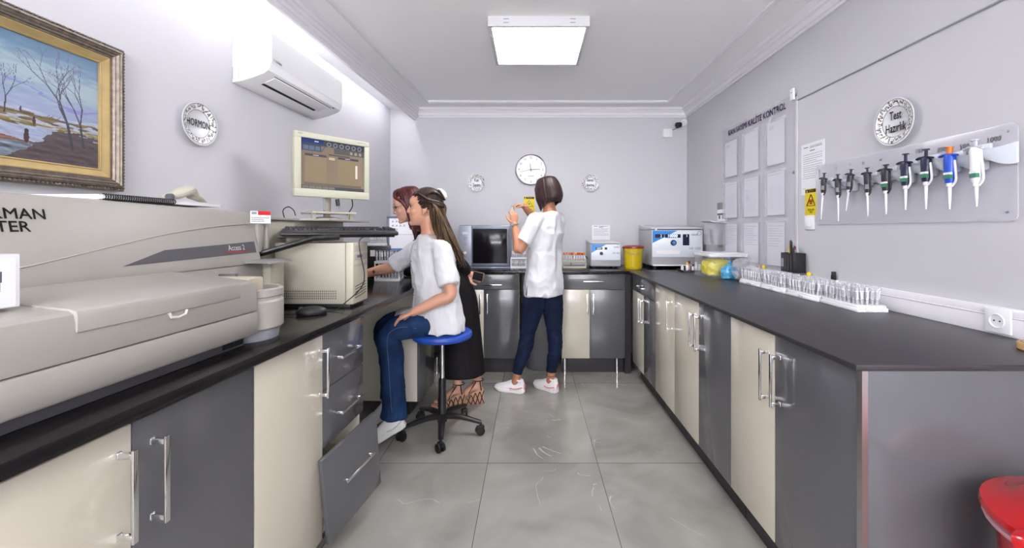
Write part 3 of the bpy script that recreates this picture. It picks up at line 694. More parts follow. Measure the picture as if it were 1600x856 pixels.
f = MB(); f.box(-.13, .13, -.06, .09, .035, .047); f.lathe([(0, 0), (.09, 0), (.085, .01), (.03, .02), (0, .02)], (0, .045, 0)); f.box(-.12, -.1, -.04, -.02, .0, .035); f.box(.1, .12, -.04, -.02, .0, .035); obj('stand_shelf', f, BEIGE2, t, bevel=.002)
t2 = t
f = MB(); f.tube([(-.06, -.02, MZ+.02), (-.05, -.03, MZ-.02), (-.045, -.02, .07), (-.05, -.03, .05)], .006, 8, seg=4); f.tube([(.03, -.02, MZ+.01), (.035, -.035, MZ-.01), (.04, -.02, .06)], .004, 8, seg=4); 
o = obj('cable', f, MGREY, t)
f = MB(); f.tube([(.12, -.02, MZ+.01), (.12, -.03, MZ-.04), (.10, -.04, MZ-.07), (.07, -.06, .03)], .0035, 8, seg=5); o2 = obj('cable', f, BLACKP, t)
f = MB(); f.tube([(.022, -.035, MZ-.005), (.028, -.037, MZ-.045)], .011, 8); obj('plug', f, BLACKP, t)
# keyboard tray on an articulated arm
kl = Vector((-1.16, 1.95, 1.262)); kr = Vector((-.70, 2.20, 1.262)); KA = math.atan2(.25, .46)
t = thing('keyboard_tray', 'black keyboard tray on a long sloping arm fixed to the analyzer', 'keyboard arm', ((kl.x+kr.x)/2, (kl.y+kr.y)/2, 1.250), KA, local=True)
f = MB(); f.box(-.262, .25, -.03, .17, -.004, .004); obj('tray_plate', f, BLACKP, t, bevel=.002)
MT = Matrix.Rotation(-KA, 4, 'Z') @ Matrix.Translation((.93, -2.075, -1.245))
f = MB(); f.tube([(-1.185, 1.80, 1.15), (-1.165, 1.805, 1.172), (-.99, 1.93, 1.237), (-.90, 1.99, 1.243)], .018, 10, flat=(.7, 1.2), M=MT); obj('arm', f, BLACKP, t)
f = MB(); f.cyl((-1.185, 1.80, 1.145), (-1.185, 1.80, 1.165), .024, M=MT); obj('arm_pivot', f, DGREY, t)
t = thing('keyboard', 'black computer keyboard on the raised tray in front of the monitor', 'keyboard', ((kl.x+kr.x)/2, (kl.y+kr.y)/2, 1.2545), KA, local=True)
f = MB(); f.prism([(-.065, .0), (-.078, .006), (-.074, .017), (-.045, .024), (.0, .026), (.16, .036), (.165, .004)], -.25, .26, 'x'); kb = obj('keyboard_body', f, BLACKP, t, bevel=.004, angle=30)
f = MB()
for r in range(6):
    y = .008+r*.0245+(.006 if r == 5 else 0); x = -.238
    while x < .245:
        wk = .0165 if not (r == 0 and -.12 < x < -.02) else .1
        if not (.125 < x < .14 or .195 < x < .2): f.box(x, x+wk, y, y+.018, .022+y*.065, .0365+y*.07)
        x += wk+.0025
tag(obj('keys', f, mat('key_black', srgb(34, 33, 36), .5), kb, bevel=.0015, bseg=1), None, None, kind='stuff')
# mouse
t = thing('computer_mouse', 'black computer mouse on the left worktop beside the cream tower', 'mouse', (-.93, 1.80, ZT), .5, local=True)
f = MB(); f.ball((0, 0, .012), (.062, .034, .026), 20, 10); f.v = [(x, y, max(z, .001)) for x, y, z in f.v]; ms = obj('mouse_shell', f, BLACKP, t)
f = MB(); f.cyl((-.04, -.003, .03), (-.04, .003, .03), .009); obj('scroll_wheel', f, DGREY, ms)
f = MB(); f.tube([(-.06, 0, .01), (-.1, .01, .004), (-.16, -.02, .004), (-.2, .03, .004), (-.15, .06, .004), (-.08, .05, .004), (-.12, .09, .004), (-.22, .06, .004)], .0025, 6, seg=6); obj('cable', f, BLACKP, t)
t = thing('cable', 'thin black cable hanging from the keyboard tray down past the cream tower', 'cable', (-.80, 1.97, ZT), local=True)
f = MB(); f.tube([(-.03, .17, .33), (-.02, .06, .31), (.0, .02, .25), (.015, .03, .15), (.01, .0, .09), (-.04, -.06, .03), (-.07, -.1, .004), (-.13, -.09, .003), (-.2, -.12, .003)], .0025, 6, seg=6); BASE[t.name] = Vector((0, 0, 0)); obj('cord', f, BLACKP, t)
t = thing('cable', 'small loop of thin black cable behind the monitor stand', 'cable', (-1.38, 2.38, 1.342), local=True)
f = MB(); f.tube([(0, 0, 0), (-.01, 0, .05), (.02, 0, .07), (.05, 0, .05), (.06, 0, .02)], .003, 6, seg=6); obj('cord', f, BLACKP, t)

# far part of the left worktop
t = thing('computer_monitor', 'grey framed monitor with a white page on screen behind the women', 'monitor', (-.90, 3.30, ZT), math.radians(6), local=True)
f = MB(); w, h = .42, .28
for (a, b_, c, d_) in ((-w/2, w/2, 0, .02), (-w/2, w/2, h-.018, h), (-w/2, -w/2+.02, .02, h-.018), (w/2-.02, w/2, .02, h-.018)): f.box(a, b_, -.03, 0, c+.19, d_+.19)
obj('bezel', f, mat('slate_bezel', srgb(112, 120, 134), .4), t, bevel=.003)
f = MB(); f.box(-w/2+.005, w/2-.005, -.004, .02, .195, .185+h); obj('back_shell', f, DGREY, t, bevel=.003)
R = Ras(w-.04, h-.038, 150, 90, (.97, .97, 1.)); R.rect(0, .4, 0, .012, (.35, .55, .85)); R.rect(0, .4, .115, .118, (.7, .7, .75))
for i in range(3):
    for j in range(4):
        if (i, j) not in ((0, 2), (0, 3), (2, 3)): R.line(.02+j*.028, .15+i*.03, .03+j*.028, .16+i*.03, .004, (.35, .35, .4)); R.line(.02+j*.028, .165+i*.03, .034+j*.028, .148+i*.03, .002, (.45, .45, .5))
obj('screen', shift(R.mesh(), -w/2+.02, -.024, .21), mat('page_glow', rough=.3, attr=True, estr=.55), t, smooth=False, recalc=False)
f = MB(); f.box(-.03, .03, .0, .02, .02, .25); f.lathe([(0, 0), (.1, 0), (.1, .008), (.03, .02), (0, .02)], (0, .01, 0)); obj('stand', f, BLACKP, t, bevel=.002)
t = thing('computer_tower', 'slim black computer tower behind the seated woman\'s outstretched arm', 'computer', (-1.145, 3.09, ZT), local=True)
f = MB(); f.box(-.075, .07, 0, .17, .006, .245); c = obj('case', f, BLACKP, t, bevel=.004)
f = MB(); f.box(-.025, .01, -.0015, 0, .17, .215); obj('sticker', f, WHITEP, c, smooth=False)
f = MB(); f.box(-.07, .065, .01, .16, 0, .006); obj('rubber_base', f, DGREY, t, smooth=False)
# ------------------------------------------------------------------ back wall
wall_plate('small patterned plate lettered Kan Sayımı left of the clock', (-.57, YB, 1.779), 0, .0925, ['Kan', 'Sayımı'], .05, .052, seed=4)
wall_plate('small patterned plate lettered Serum Ayırma right of the clock', (.617, YB, 1.779), 0, .0925, ['Serum', 'Ayırma'], .044, .052, seed=6)
t = thing('wall_clock', 'round white wall clock with thin chrome rim', 'clock', (-.003, YB, 1.913), local=True)
r = .163
f = MB(); f.lathe([(0, 0), (r-.004, 0), (r, -.006), (r, -.03), (r-.004, -.034), (r-.012, -.03), (r-.014, -.018), (0, -.018)], axis='y', n=56); obj('rim', f, CHROME, t)
f = MB(); f.lathe([(0, -.016), (r-.012, -.016), (r-.012, -.0195), (0, -.0195)], axis='y', n=56); fc = obj('dial', f, mat('dial_white', srgb(240, 240, 244), .4), t)
f = MB()
for k in range(1, 13): a = PI/2-k*PI/6; f.text(str(k), .036, math.cos(a)*.125, math.sin(a)*.125, -.0205, sx=.8)
for k in range(60):
    a = 2*PI*k/60; f.box(-.0006, .0006, -.0208, -.0198, .142, .147, M=Matrix.Rotation(a, 4, 'Y'))
f.text('VANESS', .018, 0, -.066, -.0205)
tag(obj('numerals', f, mat('dial_grey', srgb(90, 90, 98), .5), fc, smooth=False), None, None, kind='stuff')
def hand(nm, a, L, w, y):
    f = MB(); f.prism([(-w/2, -.02), (w/2, -.02), (w*.3, L), (-w*.3, L)], y-.001, y, 'y'); f.v = [tuple(Matrix.Rotation(a, 4, 'Y') @ Vector(p)) for p in f.v]; obj(nm, f, BLACKP, t, smooth=False)
hand('minute_hand', math.radians(87), .095, .007, -.022); hand('hour_hand', math.radians(-8), .062, .007, -.0235); hand('second_hand', math.radians(-101), .12, .003, -.025)
f = MB(); f.cyl((0, -.019, 0), (0, -.028, 0), .006); obj('hand_hub', f, BLACKP, t)

def warn_sign(label, loc, rot, w, h, title, lines, bio):
    t = thing('warning_sign', label, 'warning sign', loc, rot, local=True, group='yellow warning stickers')
    f = MB(); f.box(-w/2, w/2, -.003, 0, -h/2, h/2); p = obj('sign_plate', f, mat('sign_yellow', srgb(240, 212, 10), .4), t, bevel=.0005)
    f = MB(); f.box(-w/2+.004, w/2-.004, -.0036, -.003, h/2-.03*h/.2, h/2-.005); obj('title_bar', f, INK, p, smooth=False)
    f = MB(); f.text(title, .016*h/.2, .006, h/2-.0175*h/.2, -.0040, bold=.0003); f.prism([(-w/2+.012, h/2-.026*h/.2), (-w/2+.026, h/2-.026*h/.2), (-w/2+.019, h/2-.01*h/.2)], -.0042, -.0037, 'y'); obj('title_lettering', f, mat('sign_yellow', ()), p, smooth=False)
    f = MB(); s = w*.33; zc = .008
    tri = [(-s, -s*.85), (s, -s*.85), (0, s*.95)]
    for i in range(3):
        a, b = tri[i], tri[(i+1) % 3]; f.tube([(a[0], -.0036, a[1]+zc), (b[0], -.0036, b[1]+zc)], .0034*w/.1, 6, flat=(1, .4), up=(0, 1, 0))
    if bio:
        for k in range(3):
            a = PI/2+k*2*PI/3; c = (math.cos(a)*s*.22, math.sin(a)*s*.22+zc-s*.22)
            f.tube([(c[0]+s*.19*math.cos(q), -.0036, c[1]+s*.19*math.sin(q)) for q in np.linspace(a+.7, a+2*PI-.7, 12)], .0035*w/.1, 6, m=1)
        f.ball((0, -.0036, zc-s*.22), (s*.1, .001, s*.1), 8, 5, m=1)
    else: f.prism([(s*.05, zc+s*.35), (-s*.22, zc-s*.2), (-s*.02, zc-s*.17), (-s*.1, zc-s*.6), (s*.22, zc+s*.02), (s*.03, zc)], -.0042, -.0034, 'y')
    for i, l in enumerate(lines): f.text(l, .017*h/.2, 0, -h/2+.04*h/.2-i*.018*h/.2, -.0038, sx=.85, bold=.0002)
    obj('symbol', f, [INK, mat('sign_orange', srgb(190, 70, 20), .5)], p, smooth=False)
warn_sign('yellow electric shock warning sign on the far wall below the clock', (-.022, YB, 1.553), 0, .115, .165, 'DİKKAT', ['ELEKTRİK', 'TEHLİKESİ'], False)

def paper(label, loc, rot, w, h, seed, lines=9, head=True, cat='paper notice', group=None, parent=None, nm='paper_notice'):
    R = Ras(w, h, int(w*420), int(h*420), (.92, .92, .94)); rnd = random.Random(seed); c = (.42, .41, .45)
    if head: R.line(w*.12, h*.93, w*.3, h*.93, .004, (.25, .25, .3)); R.lines(w*.38, w*.9, h*.9, h*.95, 2, .0025, c, rnd); R.line(w*.4, h*.85, w*.6, h*.85, .003, (.3, .3, .34))
    R.lines(w*.1, w*.92, h*.3, h*.8, lines, .0022, c, rnd); R.line(w*.1, h*.12, w*.2, h*.12, .002, c)
    if parent:
        return obj('paper_sheet', shift(R.mesh(), loc[0]-w/2, loc[1], loc[2]), PRINT, parent, smooth=False, recalc=False)
    me = R.mesh(); bm = bmesh.new(); bm.from_mesh(me); bm.free()
    t = thing(nm, label, cat, loc, rot, local=True, group=group)
    obj('printed_face', shift(me, -w/2, -.0028, 0), PRINT, t, smooth=False, recalc=False)
    f = MB(); f.box(-w/2, w/2, -.0025, 0, 0, h); obj('sheet', f, mat('paper_white', ()), t, smooth=False); return t
paper('white notice sheet taped to the far wall above the small centrifuge', (.73, YB, 1.176), 0, .19, .16, 9, 6)

# small security camera and its box
t = thing('junction_box', 'small white junction box on the far wall beside the security camera', 'junction box', (1.42, YB, 2.25), local=True)
f = MB(); f.box(-.045, .045, -.035, 0, 0, .085); obj('box_body', f, WHITEP, t, bevel=.004)
f = MB(); f.box(-.046, .046, -.037, -.035, -.001, .086); obj('lid', f, WHITEP, t, bevel=.002)
t = thing('security_camera', 'small black-nosed security camera high in the right far corner', 'security camera', (1.60, YB, 2.35), local=True)
f = MB(); f.cyl((0, 0, .06), (0, -.012, .06), .032); f.tube([(0, -.01, .06), (-.01, -.04, .05), (-.03, -.06, .03)], .009, 8, seg=3); obj('bracket', f, WHITEP, t)
f = MB(); f.tube([(-.01, -.055, .035), (-.075, -.085, .015)], [.024, .026], 14); obj('camera_housing', f, WHITEP, t)
f = MB(); f.tube([(-.07, -.083, .016), (-.105, -.1, .006)], [.028, .03], 14); obj('lens_hood', f, BLACKP, t)
f = MB(); f.tube([(-.08, -.08, .0), (-.11, -.05, -.02), (-.16, -.02, -.03)], .003, 6, seg=4); obj('cable', f, BLACKP, t)

# incubator / oven
t = thing('drying_oven', 'grey laboratory oven with a black glass door on the far worktop', 'laboratory oven', (-.445, 4.07, ZT), local=True)
W2, HH = .245, .41; OG = mat('steel_blue_grey', srgb(136, 142, 156), .32, .3)
f = MB(); f.box(-W2, W2, .0, .33, .012, HH); c = obj('cabinet_shell', f, OG, t, bevel=.012, angle=30)
f = MB(); f.box(-W2+.005, -W2+.12, -.014, .0, .02, HH-.008); cp = obj('control_panel', f, mat('light_steel', srgb(164, 170, 184), .35, .2), t, bevel=.003)
f = MB(); f.cyl((-W2+.06, -.014, .145), (-W2+.06, -.024, .145), .014, n=20); obj('knob', f, WHITEP, cp)
f = MB(); f.box(-W2+.035, -W2+.085, -.0155, -.014, .32, .345); obj('display', f, mat('pale_display', srgb(215, 220, 228), .3), cp, smooth=False)
f = MB(); f.text('nüve', .016, -W2+.06, .225, -.0148); f.box(-W2+.045, -W2+.075, -.0152, -.014, .285, .288); f.box(-W2+.045, -W2+.075, -.0152, -.014, .27, .272); obj('lettering', f, INK, cp, smooth=False)
f = MB(); f.box(-W2+.125, W2-.004, -.016, 0, .02, HH-.008); d = obj('door', f, OG, t, bevel=.003)
f = MB(); f.box(-W2+.132, W2-.03, -.019, -.016, .045, HH-.035); obj('door_glass', f, mat('black_glass', srgb(24, 22, 28), .12, spec=.3), d, bevel=.001)
f = MB(); f.tube([(W2-.014, -.016, .05), (W2-.014, -.034, .06), (W2-.014, -.034, HH-.05), (W2-.014, -.016, HH-.04)], .005, 8); obj('door_handle', f, STEEL, d)
f = MB(); f.box(-W2-.012, W2+.012, -.02, .3, 0, .012); obj('foot_board', f, OG, t, bevel=.002)

def knob(f, x, z, y, r, m=0): f.cyl((x, y, z), (x, y-.014, z), r, r*.85, n=20, m=m)
BLUEL = mat('light_blue_print', srgb(62, 140, 220), .35)
DSP = mat('navy_display', srgb(22, 30, 66), .2)
PANEL = mat('pale_blue_white_panel', srgb(228, 234, 242), .3)
SILV2 = mat('silver_grey_paint', srgb(178, 178, 182), .35, .15)
def centrifuge(label, loc, w, dep, h, big):
    t = thing('centrifuge', label, 'centrifuge', loc, local=True, group='centrifuges')
    z0 = .018 if not big else .03
    f = MB(); f.box(0, w, .004, dep, z0, h*.88); c = obj('housing', f, SILV2, t, bevel=.01, angle=30)
    pz0 = h*.30 if not big else h*.27
    f = MB(); f.box(.005, w-.005, -.004, .004, pz0, h*.865); p = obj('front_panel', f, PANEL, t, bevel=.002)
    f = MB(); f.prism([(.006, h*.86), (w*.5, h*.86), (.006, h*(.56 if not big else .58))], -.0048, -.004, 'y'); obj('blue_corner', f, BLUEL, p, smooth=False)
    f = MB()
    if big: f.box(.03, .11, -.0056, -.0048, h*.70, h*.78); f.box(.12, .265, -.0056, -.0048, h*.70, h*.78); f.box(.285, .345, -.0056, -.004, h*.53, h*.78)
    else: f.box(.045, .11, -.0056, -.0048, h*.68, h*.76); f.box(.13, .155, -.0056, -.004, h*.68, h*.76)
    obj('display', f, DSP, p, smooth=False)
    f = MB()
    if big: f.text('10000', .038, .19, h*.74, -.0059, bold=.0003); f.text('2', .036, .085, h*.74, -.0059); f.text('3', .03, .322, h*.74, -.0059)
    else: f.text('4000', .022, .078, h*.72, -.0059)
    obj('digits', f, mat('digit_glow', (.8, .85, 1.), .4, emit=(.75, .85, 1.), estr=.3), p, smooth=False)
    f = MB(); knob(f, (.20 if big else .10), h*(.59 if big else .54), -.004, .028 if big else .017); kk = obj('knob', f, mat('navy_knob', srgb(28, 34, 60), .3), p)
    if big:
        f = MB(); f.cyl((.20, -.018, h*.59), (.20, -.0195, h*.59), .015); obj('knob_cap', f, BLUEL, kk)
    f = MB(); f.text('nüve' if not big else 'nüve', .022 if not big else .03, w*.83, h*.77, -.0045, bold=.0003); f.text('NF 400' if not big else 'NF 1200', .022 if not big else .03, w*.84, h*(.55 if not big else .46), -.0045)
    f.tube([(w*.92+.012*math.cos(a)*(1.5 if big else 1), -.0045, h*.80+.012*math.sin(a)*(1.5 if big else 1)) for a in np.linspace(0, 2*PI, 14)[:-1]], .0015, 5, closed=True); obj('lettering', f, mat('grey_ink', srgb(110, 115, 128), .5), p, smooth=False)
    if big:
        f = MB(); f.box(.04, .26, -.0047, -.004, h*.34, h*.42); obj('sticker', f, mat('paper_white', ()), p, smooth=False)
    f = MB(); f.prism([(.0, h*.90), (.012, h*.93), (dep-.02, h), (dep, h), (dep, h*.88), (.04, h*.88)], -.002, w+.002, 'x'); ld = obj('lid', f, mat('pale_grey_lid', srgb(206, 206, 210), .35), t, bevel=.004)
    f = MB(); f.box(.012, w-.012, .02, dep-.01, h*.872, h*.90); obj('lid_gasket', f, BLACKP, t, smooth=False)
    for (a, b_) in ((.04, .04), (w-.04, .04), (.04, dep-.04), (w-.04, dep-.04)):
        f = MB(); f.cyl((a, b_, 0), (a, b_, z0), .014, .018, n=12); obj('foot', f, BLACKP, t)
    if big:
        f = MB(); f.box(.01, w-.01, -.006, .004, .03, .042); f.box(.03, .05, .0, .03, h*.86, h*.9); obj('lower_trim', f, WHITEP, t, bevel=.001)
    return t
centrifuge('small white and blue benchtop centrifuge between the tube rack and yellow bin', (.56, 4.0, ZT), .285, .32, .262, False)
centrifuge('large white and blue centrifuge in the right far corner', (1.115, 3.93, ZT), .475, .46, .415, True)
# yellow sharps bucket
t = thing('sharps_bin', 'round yellow waste bucket with a dark red lid between the centrifuges', 'waste bucket', (.965, 4.02, ZT), local=True)
f = MB(); f.lathe([(0, 0), (.078, 0), (.08, .008), (.083, .02), (.08, .022), (.096, .2), (.092, .2), (.074, .012), (0, .01)]); b = obj('bucket_body', f, mat('translucent_yellow', srgb(206, 178, 20), .2, coat=.6), t)
f = MB(); f.lathe([(0, .218), (.06, .218), (.09, .212), (.1, .206), (.101, .192), (.097, .19), (.097, .2), (0, .204)]); obj('lid', f, mat('dark_red_plastic', srgb(140, 30, 42), .3), t)
f = MB(); f.tube([(.097*math.cos(a), .097*math.sin(a), .19+.05*abs(math.sin(a/1.0-PI))*-1) for a in np.linspace(PI, 2*PI, 16)], .0025, 6); obj('wire_handle', f, STEEL, t)

# ------------------------------------------------------------------ tube racks
TUBE = mat('tube_plastic', srgb(232, 234, 240), .12, alpha=.55, coat=.3)
TLAB = mat('tube_label', srgb(240, 240, 244), .55); BAR = mat('barcode_grey', srgb(86, 86, 96), .6)
def tube_mesh(cap=None, L=.085, r=.0062):
    f = MB(); f.lathe([(0, 0), (r*.6, .0015), (r*.95, .006), (r, .01), (r, L), (r*1.12, L), (r*1.12, L+.002), (r*.8, L+.002), (r*.8, .012), (0, .009)], n=8)
    f.lathe([(r*1.03, L*.42), (r*1.04, L*.42), (r*1.04, L*.86), (r*1.03, L*.86)], n=8, m=1)
    for k in range(5): f.box(-r*.7, r*.5, -r*1.16, -r*1.05, L*(.47+.07*k), L*(.47+.07*k)+.0022, m=2)
    if cap: f.lathe([(0, L-.004), (r*1.3, L-.004), (r*1.3, L+.012), (r*1.15, L+.016), (0, L+.016)], n=10, m=3)
    return f
def proto_tube(cap=None, label='', group='', **k):
    o = obj('sample_tube', tube_mesh(cap, **k), [TUBE, TLAB, BAR]+([cap] if cap else []), angle=40); tag(o, label, 'sample tube', group); return o
def place_tubes(o, spots, tilt=.1, rnd=None, first=True):
    rnd = rnd or random.Random(1)
    for i, (x, y, z) in enumerate(spots):
        c = o if (i == 0 and first) else o.copy()
        if c is not o: COL.objects.link(c)
        c.location = (x, y, z); c.rotation_euler = (rnd.uniform(-tilt, tilt), rnd.uniform(-tilt, tilt), rnd.uniform(-1, 1)-.4)
FOAM = mat('white_foam', srgb(240, 240, 244), .75, bump=.3, bscale=400)
def foam_rack(label, loc, rotz, word, nx, ny, dx=.0205, dy=.0265, tubes=''):
    L, Wd, hb = ny*dy+.01, nx*dx+.012, .03
    t = thing('tube_rack', label, 'tube rack', loc, rotz, local=True, group='white foam tube racks on the right worktop')
    # long axis along local y; long side seen from the aisle is -x ; scalloped outline
    f = MB(); pts = []
    def sc(p0, p1, n, amp, nrm):
        for i in range(n*6):
            s = i/(n*6); a = abs(math.sin(s*n*PI)); pts.append((p0[0]+(p1[0]-p0[0])*s+nrm[0]*a*amp, p0[1]+(p1[1]-p0[1])*s+nrm[1]*a*amp))
    a, b_ = Wd/2, L/2
    sc((-a, -b_), (a, -b_), nx, .005, (0, -1)); pts.append((a, -b_)); pts.append((a, b_)); sc((a, b_), (-a, b_), nx, .005, (0, 1)); pts.append((-a, b_))
    f.prism(pts, 0, hb*.55, 'z'); f.prism([(x*.93, y*.97) for x, y in pts], hb*.5, hb, 'z'); body = obj('rack_body', f, FOAM, t, bevel=.002, bseg=1)
    if word:
        f = MB(); f.text(word, .017, 0, hb*.28, 0, M=Matrix.Translation((-a-.0012, 0, 0)) @ Matrix.Rotation(-PI/2, 4, 'Z')); obj('lettering', f, mat('grey_ink', ()), body, smooth=False)
    p = proto_tube(None, tubes, 'open clear tubes in the foam racks'); rnd = random.Random(len(label)); M = Matrix.Translation(loc) @ Matrix.Rotation(rotz, 4, 'Z'); sp = []
    for i in range(nx):
        for j in range(ny):
            if rnd.random() < .07: continue
            q = M @ Vector(((i-(nx-1)/2)*dx, (j-(ny-1)/2)*dy, hb-.012)); sp.append(tuple(q))
    place_tubes(p, sp, .11, rnd)
xk = 1.50
foam_rack('white foam rack of open tubes nearest the camera on the right worktop', (xk, 1.985, ZT), -.04, '', 6, 9, tubes='open clear barcoded tube in the foam rack nearest the camera')
foam_rack('white foam rack marked ZETA, second from the camera on the right worktop', (xk-.005, 2.255, ZT), .02, 'ZETA', 6, 9, tubes='open clear barcoded tube in the foam rack marked ZETA')
foam_rack('white foam rack of open tubes, third from the camera on the right worktop', (xk-.005, 2.525, ZT), -.02, 'ALFA', 6, 9, tubes='open clear barcoded tube in the third foam rack from the camera')
foam_rack('white foam rack of open tubes farthest along beside the clear bags', (xk-.01, 2.80, ZT), .02, 'GAMMA', 5, 9, tubes='open clear barcoded tube in the foam rack beside the clear bags')

def tier_rack(label, loc, w, dep, tiers, m, tubespec, group='two-tier tube racks'):
    t = thing('tube_rack', label, 'tube rack', loc, local=True, group=group)
    for z in tiers:
        f = MB(); f.box(-w/2, w/2, -dep/2, dep/2, z, z+.018); obj('tier_plate', f, m, t, bevel=.002)
    f = MB()
    for x in (-w/2+.004, w/2-.004):
        for y in (-dep/2+.006, dep/2-.006): f.box(x-.004, x+.004, y-.004, y+.004, 0, tiers[-1]+.002)
    tag(obj('rack_frame', f, m, t, smooth=False), None, None, kind='stuff')
    k = 0
    for (z, cap, lab, nx, ny) in tubespec:
        caps = cap if isinstance(cap, list) else [cap]; sp = [[] for _ in caps]; rnd = random.Random(int(z*1000)+3)
        for i in range(nx):
            for j in range(ny): sp[rnd.randrange(len(caps))].append((loc[0]-w/2+.014+i*(w-.028)/(nx-1), loc[1]-dep/2+.015+j*(dep-.03)/max(ny-1, 1), loc[2]+z))
        for c, s, l in zip(caps, sp, lab if isinstance(lab, list) else [lab]):
            if s: place_tubes(proto_tube(c, l, l, L=.07), s, .04, rnd)
tier_rack('white tube rack with purple-capped tubes right of the oven', (-.12, 4.06, ZT), .15, .08, [0, .085], WHITEP,
          [(.018, PURPLE, 'purple-capped blood tube in the lower tier of the rack by the oven', 8, 2), (.103, None, 'open tube in the upper tier of the rack by the oven', 8, 2)])
tier_rack('beige tube rack with red, orange and yellow caps left of the small centrifuge', (.41, 4.06, ZT), .22, .08, [0, .055], BEIGE2,
          [(.06, [mat('red_cap', srgb(196, 40, 30), .4), ORANGE, YELLOW], ['red-capped blood tube in the beige rack beside the small centrifuge', 'orange-capped blood tube in the beige rack beside the small centrifuge', 'yellow-capped blood tube in the beige rack beside the small centrifuge'], 9, 2)])
tier_rack('white two-tier tube rack on the left worktop behind the seated woman\'s arm', (-1.01, 3.02, ZT), .18, .09, [0, .125], WHITEP,
          [(.018, None, 'open tube in the lower tier of the left rack behind her arm', 8, 2), (.143, None, 'open tube in the upper tier of the left rack behind her arm', 5, 2)])
tier_rack('small white tube rack standing on the black computer tower', (-1.145, 3.16, ZT+.245), .13, .06, [0], WHITEP,
          [(.016, None, 'open tube in the rack on top of the black tower', 6, 2)])
# black cable arching behind the beige rack
t = thing('cable', 'black cable arching from behind the beige rack into the small centrifuge', 'cable', (.45, 4.18, ZT), local=True)
f = MB(); f.tube([(-.06, 0, .003), (-.05, 0, .09), (.0, 0, .135), (.06, 0, .12), (.11, .02, .08)], .004, 6, seg=6); obj('cord', f, BLACKP, t)

# grey bin under the far worktop gap
t = thing('waste_bin', 'tall grey plastic bin in the gap under the far worktop', 'waste bin', (.085, 4.0, 0), local=True)
f = MB(); f.lathe([(0, .0), (.13, .0), (.135, .01), (.165, .52), (.172, .525), (.172, .54), (.16, .54), (.128, .02), (0, .015)], n=36); obj('bin_body', f, mat('smoky_grey_plastic', srgb(110, 112, 114), .25, coat=.3), t)
f = MB(); f.lathe([(.05, .7), (.10, .66), (.165, .56), (.176, .545), (.176, .53), (.172, .53), (.16, .55), (.05, .69)], n=36); obj('bin_lid', f, mat('smoky_grey_plastic', ()), t)
# ------------------------------------------------------------------ right wall
XW = XR
def T3(label, name, cat, y, z, x=None, **k): return thing(name, label, cat, (XR if x is None else x, y, z), RR, local=True, **k)
wall_plate('patterned plate lettered Test Hazırlık above the pipettes', (XR, 1.888, 1.763), RR, .105, ['Test', 'Hazırlık'], .055, .055, seed=8)
# control-chart board
yc, W, z0, z1 = 3.10, 1.0, 1.02, 2.12
t = T3('tall clear acrylic board of document pockets lettered KAN SAYIMI KALİTE KONTROL', 'notice_board', 'notice board', yc, z0, x=XR-.001)
f = MB(); f.box(-W/2, W/2, -.006, -.003, 0, z1-z0); bd = obj('acrylic_sheet', f, mat('lavender_acrylic', srgb(232, 230, 242), .12, coat=.2, alpha=.32), t, bevel=.001)
f = MB()
for (x, z) in ((-W/2+.02, .62), (W/2-.03, .62)): f.cyl((x, 0, z), (x, -.012, z), .009)
for s in range(2):
    pass
tag(obj('fixing_screw', f, STEEL, t), None, None, kind='stuff')
f = MB(); f.text('KAN SAYIMI KALİTE KONTROL', .064, .0, z1-z0-.045, -.0085, sx=.88, bold=.0010); obj('lettering', f, mat('purple_ink', srgb(92, 26, 150), .5), bd, smooth=False)
for i in range(3):
    for j in range(3):
        x = -W/2+.155+i*.315; z = .02+j*.335; pw, ph = .235, .305
        pk = MB(); pk.box(x-pw/2, x+pw/2, -.016, -.0145, z, z+ph); pk.box(x-pw/2, x+pw/2, -.016, -.006, z, z+.004)
        for q in (-1, 1): pk.box(x+q*pw/2-.002, x+q*pw/2+.002, -.017, -.006, z, z+ph)
        pk = obj('document_pocket', pk, GLASSY, t, smooth=False)
        R = Ras(.2, .285, 66, 94, (.90, .90, .93)); rnd = random.Random(i*3+j)
        if j == 0: R.lines(.02, .18, .12, .27, 9, .002, (.55, .55, .6), rnd)
        elif j == 1: R.lines(.02, .18, .24, .275, 3, .002, (.58, .58, .63), rnd); R.rect(.03, .17, .03, .2, (.87, .87, .915)); R.lines(.02, .07, .12, .2, 5, .002, (.6, .6, .66), rnd) if i == 1 else None
        else: R.rect(.02, .08, .24, .265, (.80, .80, .85)) if i != 1 else None
        obj('paper_sheet', shift(R.mesh(), x-.1, -.0105, z+.008), PRINT, pk, smooth=False, recalc=False)
# notice sheet, biohazard sign, switch
t = paper('white printed notice sheet on the right wall above the biohazard sign', (XR, 2.46, 1.49), RR, .2, .30, 21, 12)
warn_sign('yellow biohazard warning sign above the light switch on the right wall', (XR, 2.47, 1.447), RR, .11, .155, 'DİKKAT', ['BİYOLOJİK', 'RİSK'], True)
t = T3('white light switch under the biohazard sign', 'light_switch', 'light switch', 2.48, 1.285)
f = MB(); f.box(-.042, .042, -.009, 0, 0, .083); b = obj('cover_plate', f, WHITEP, t, bevel=.003)
f = MB(); f.box(-.024, .024, -.014, -.009, .015, .068); obj('rocker', f, WHITEP, t, bevel=.002)
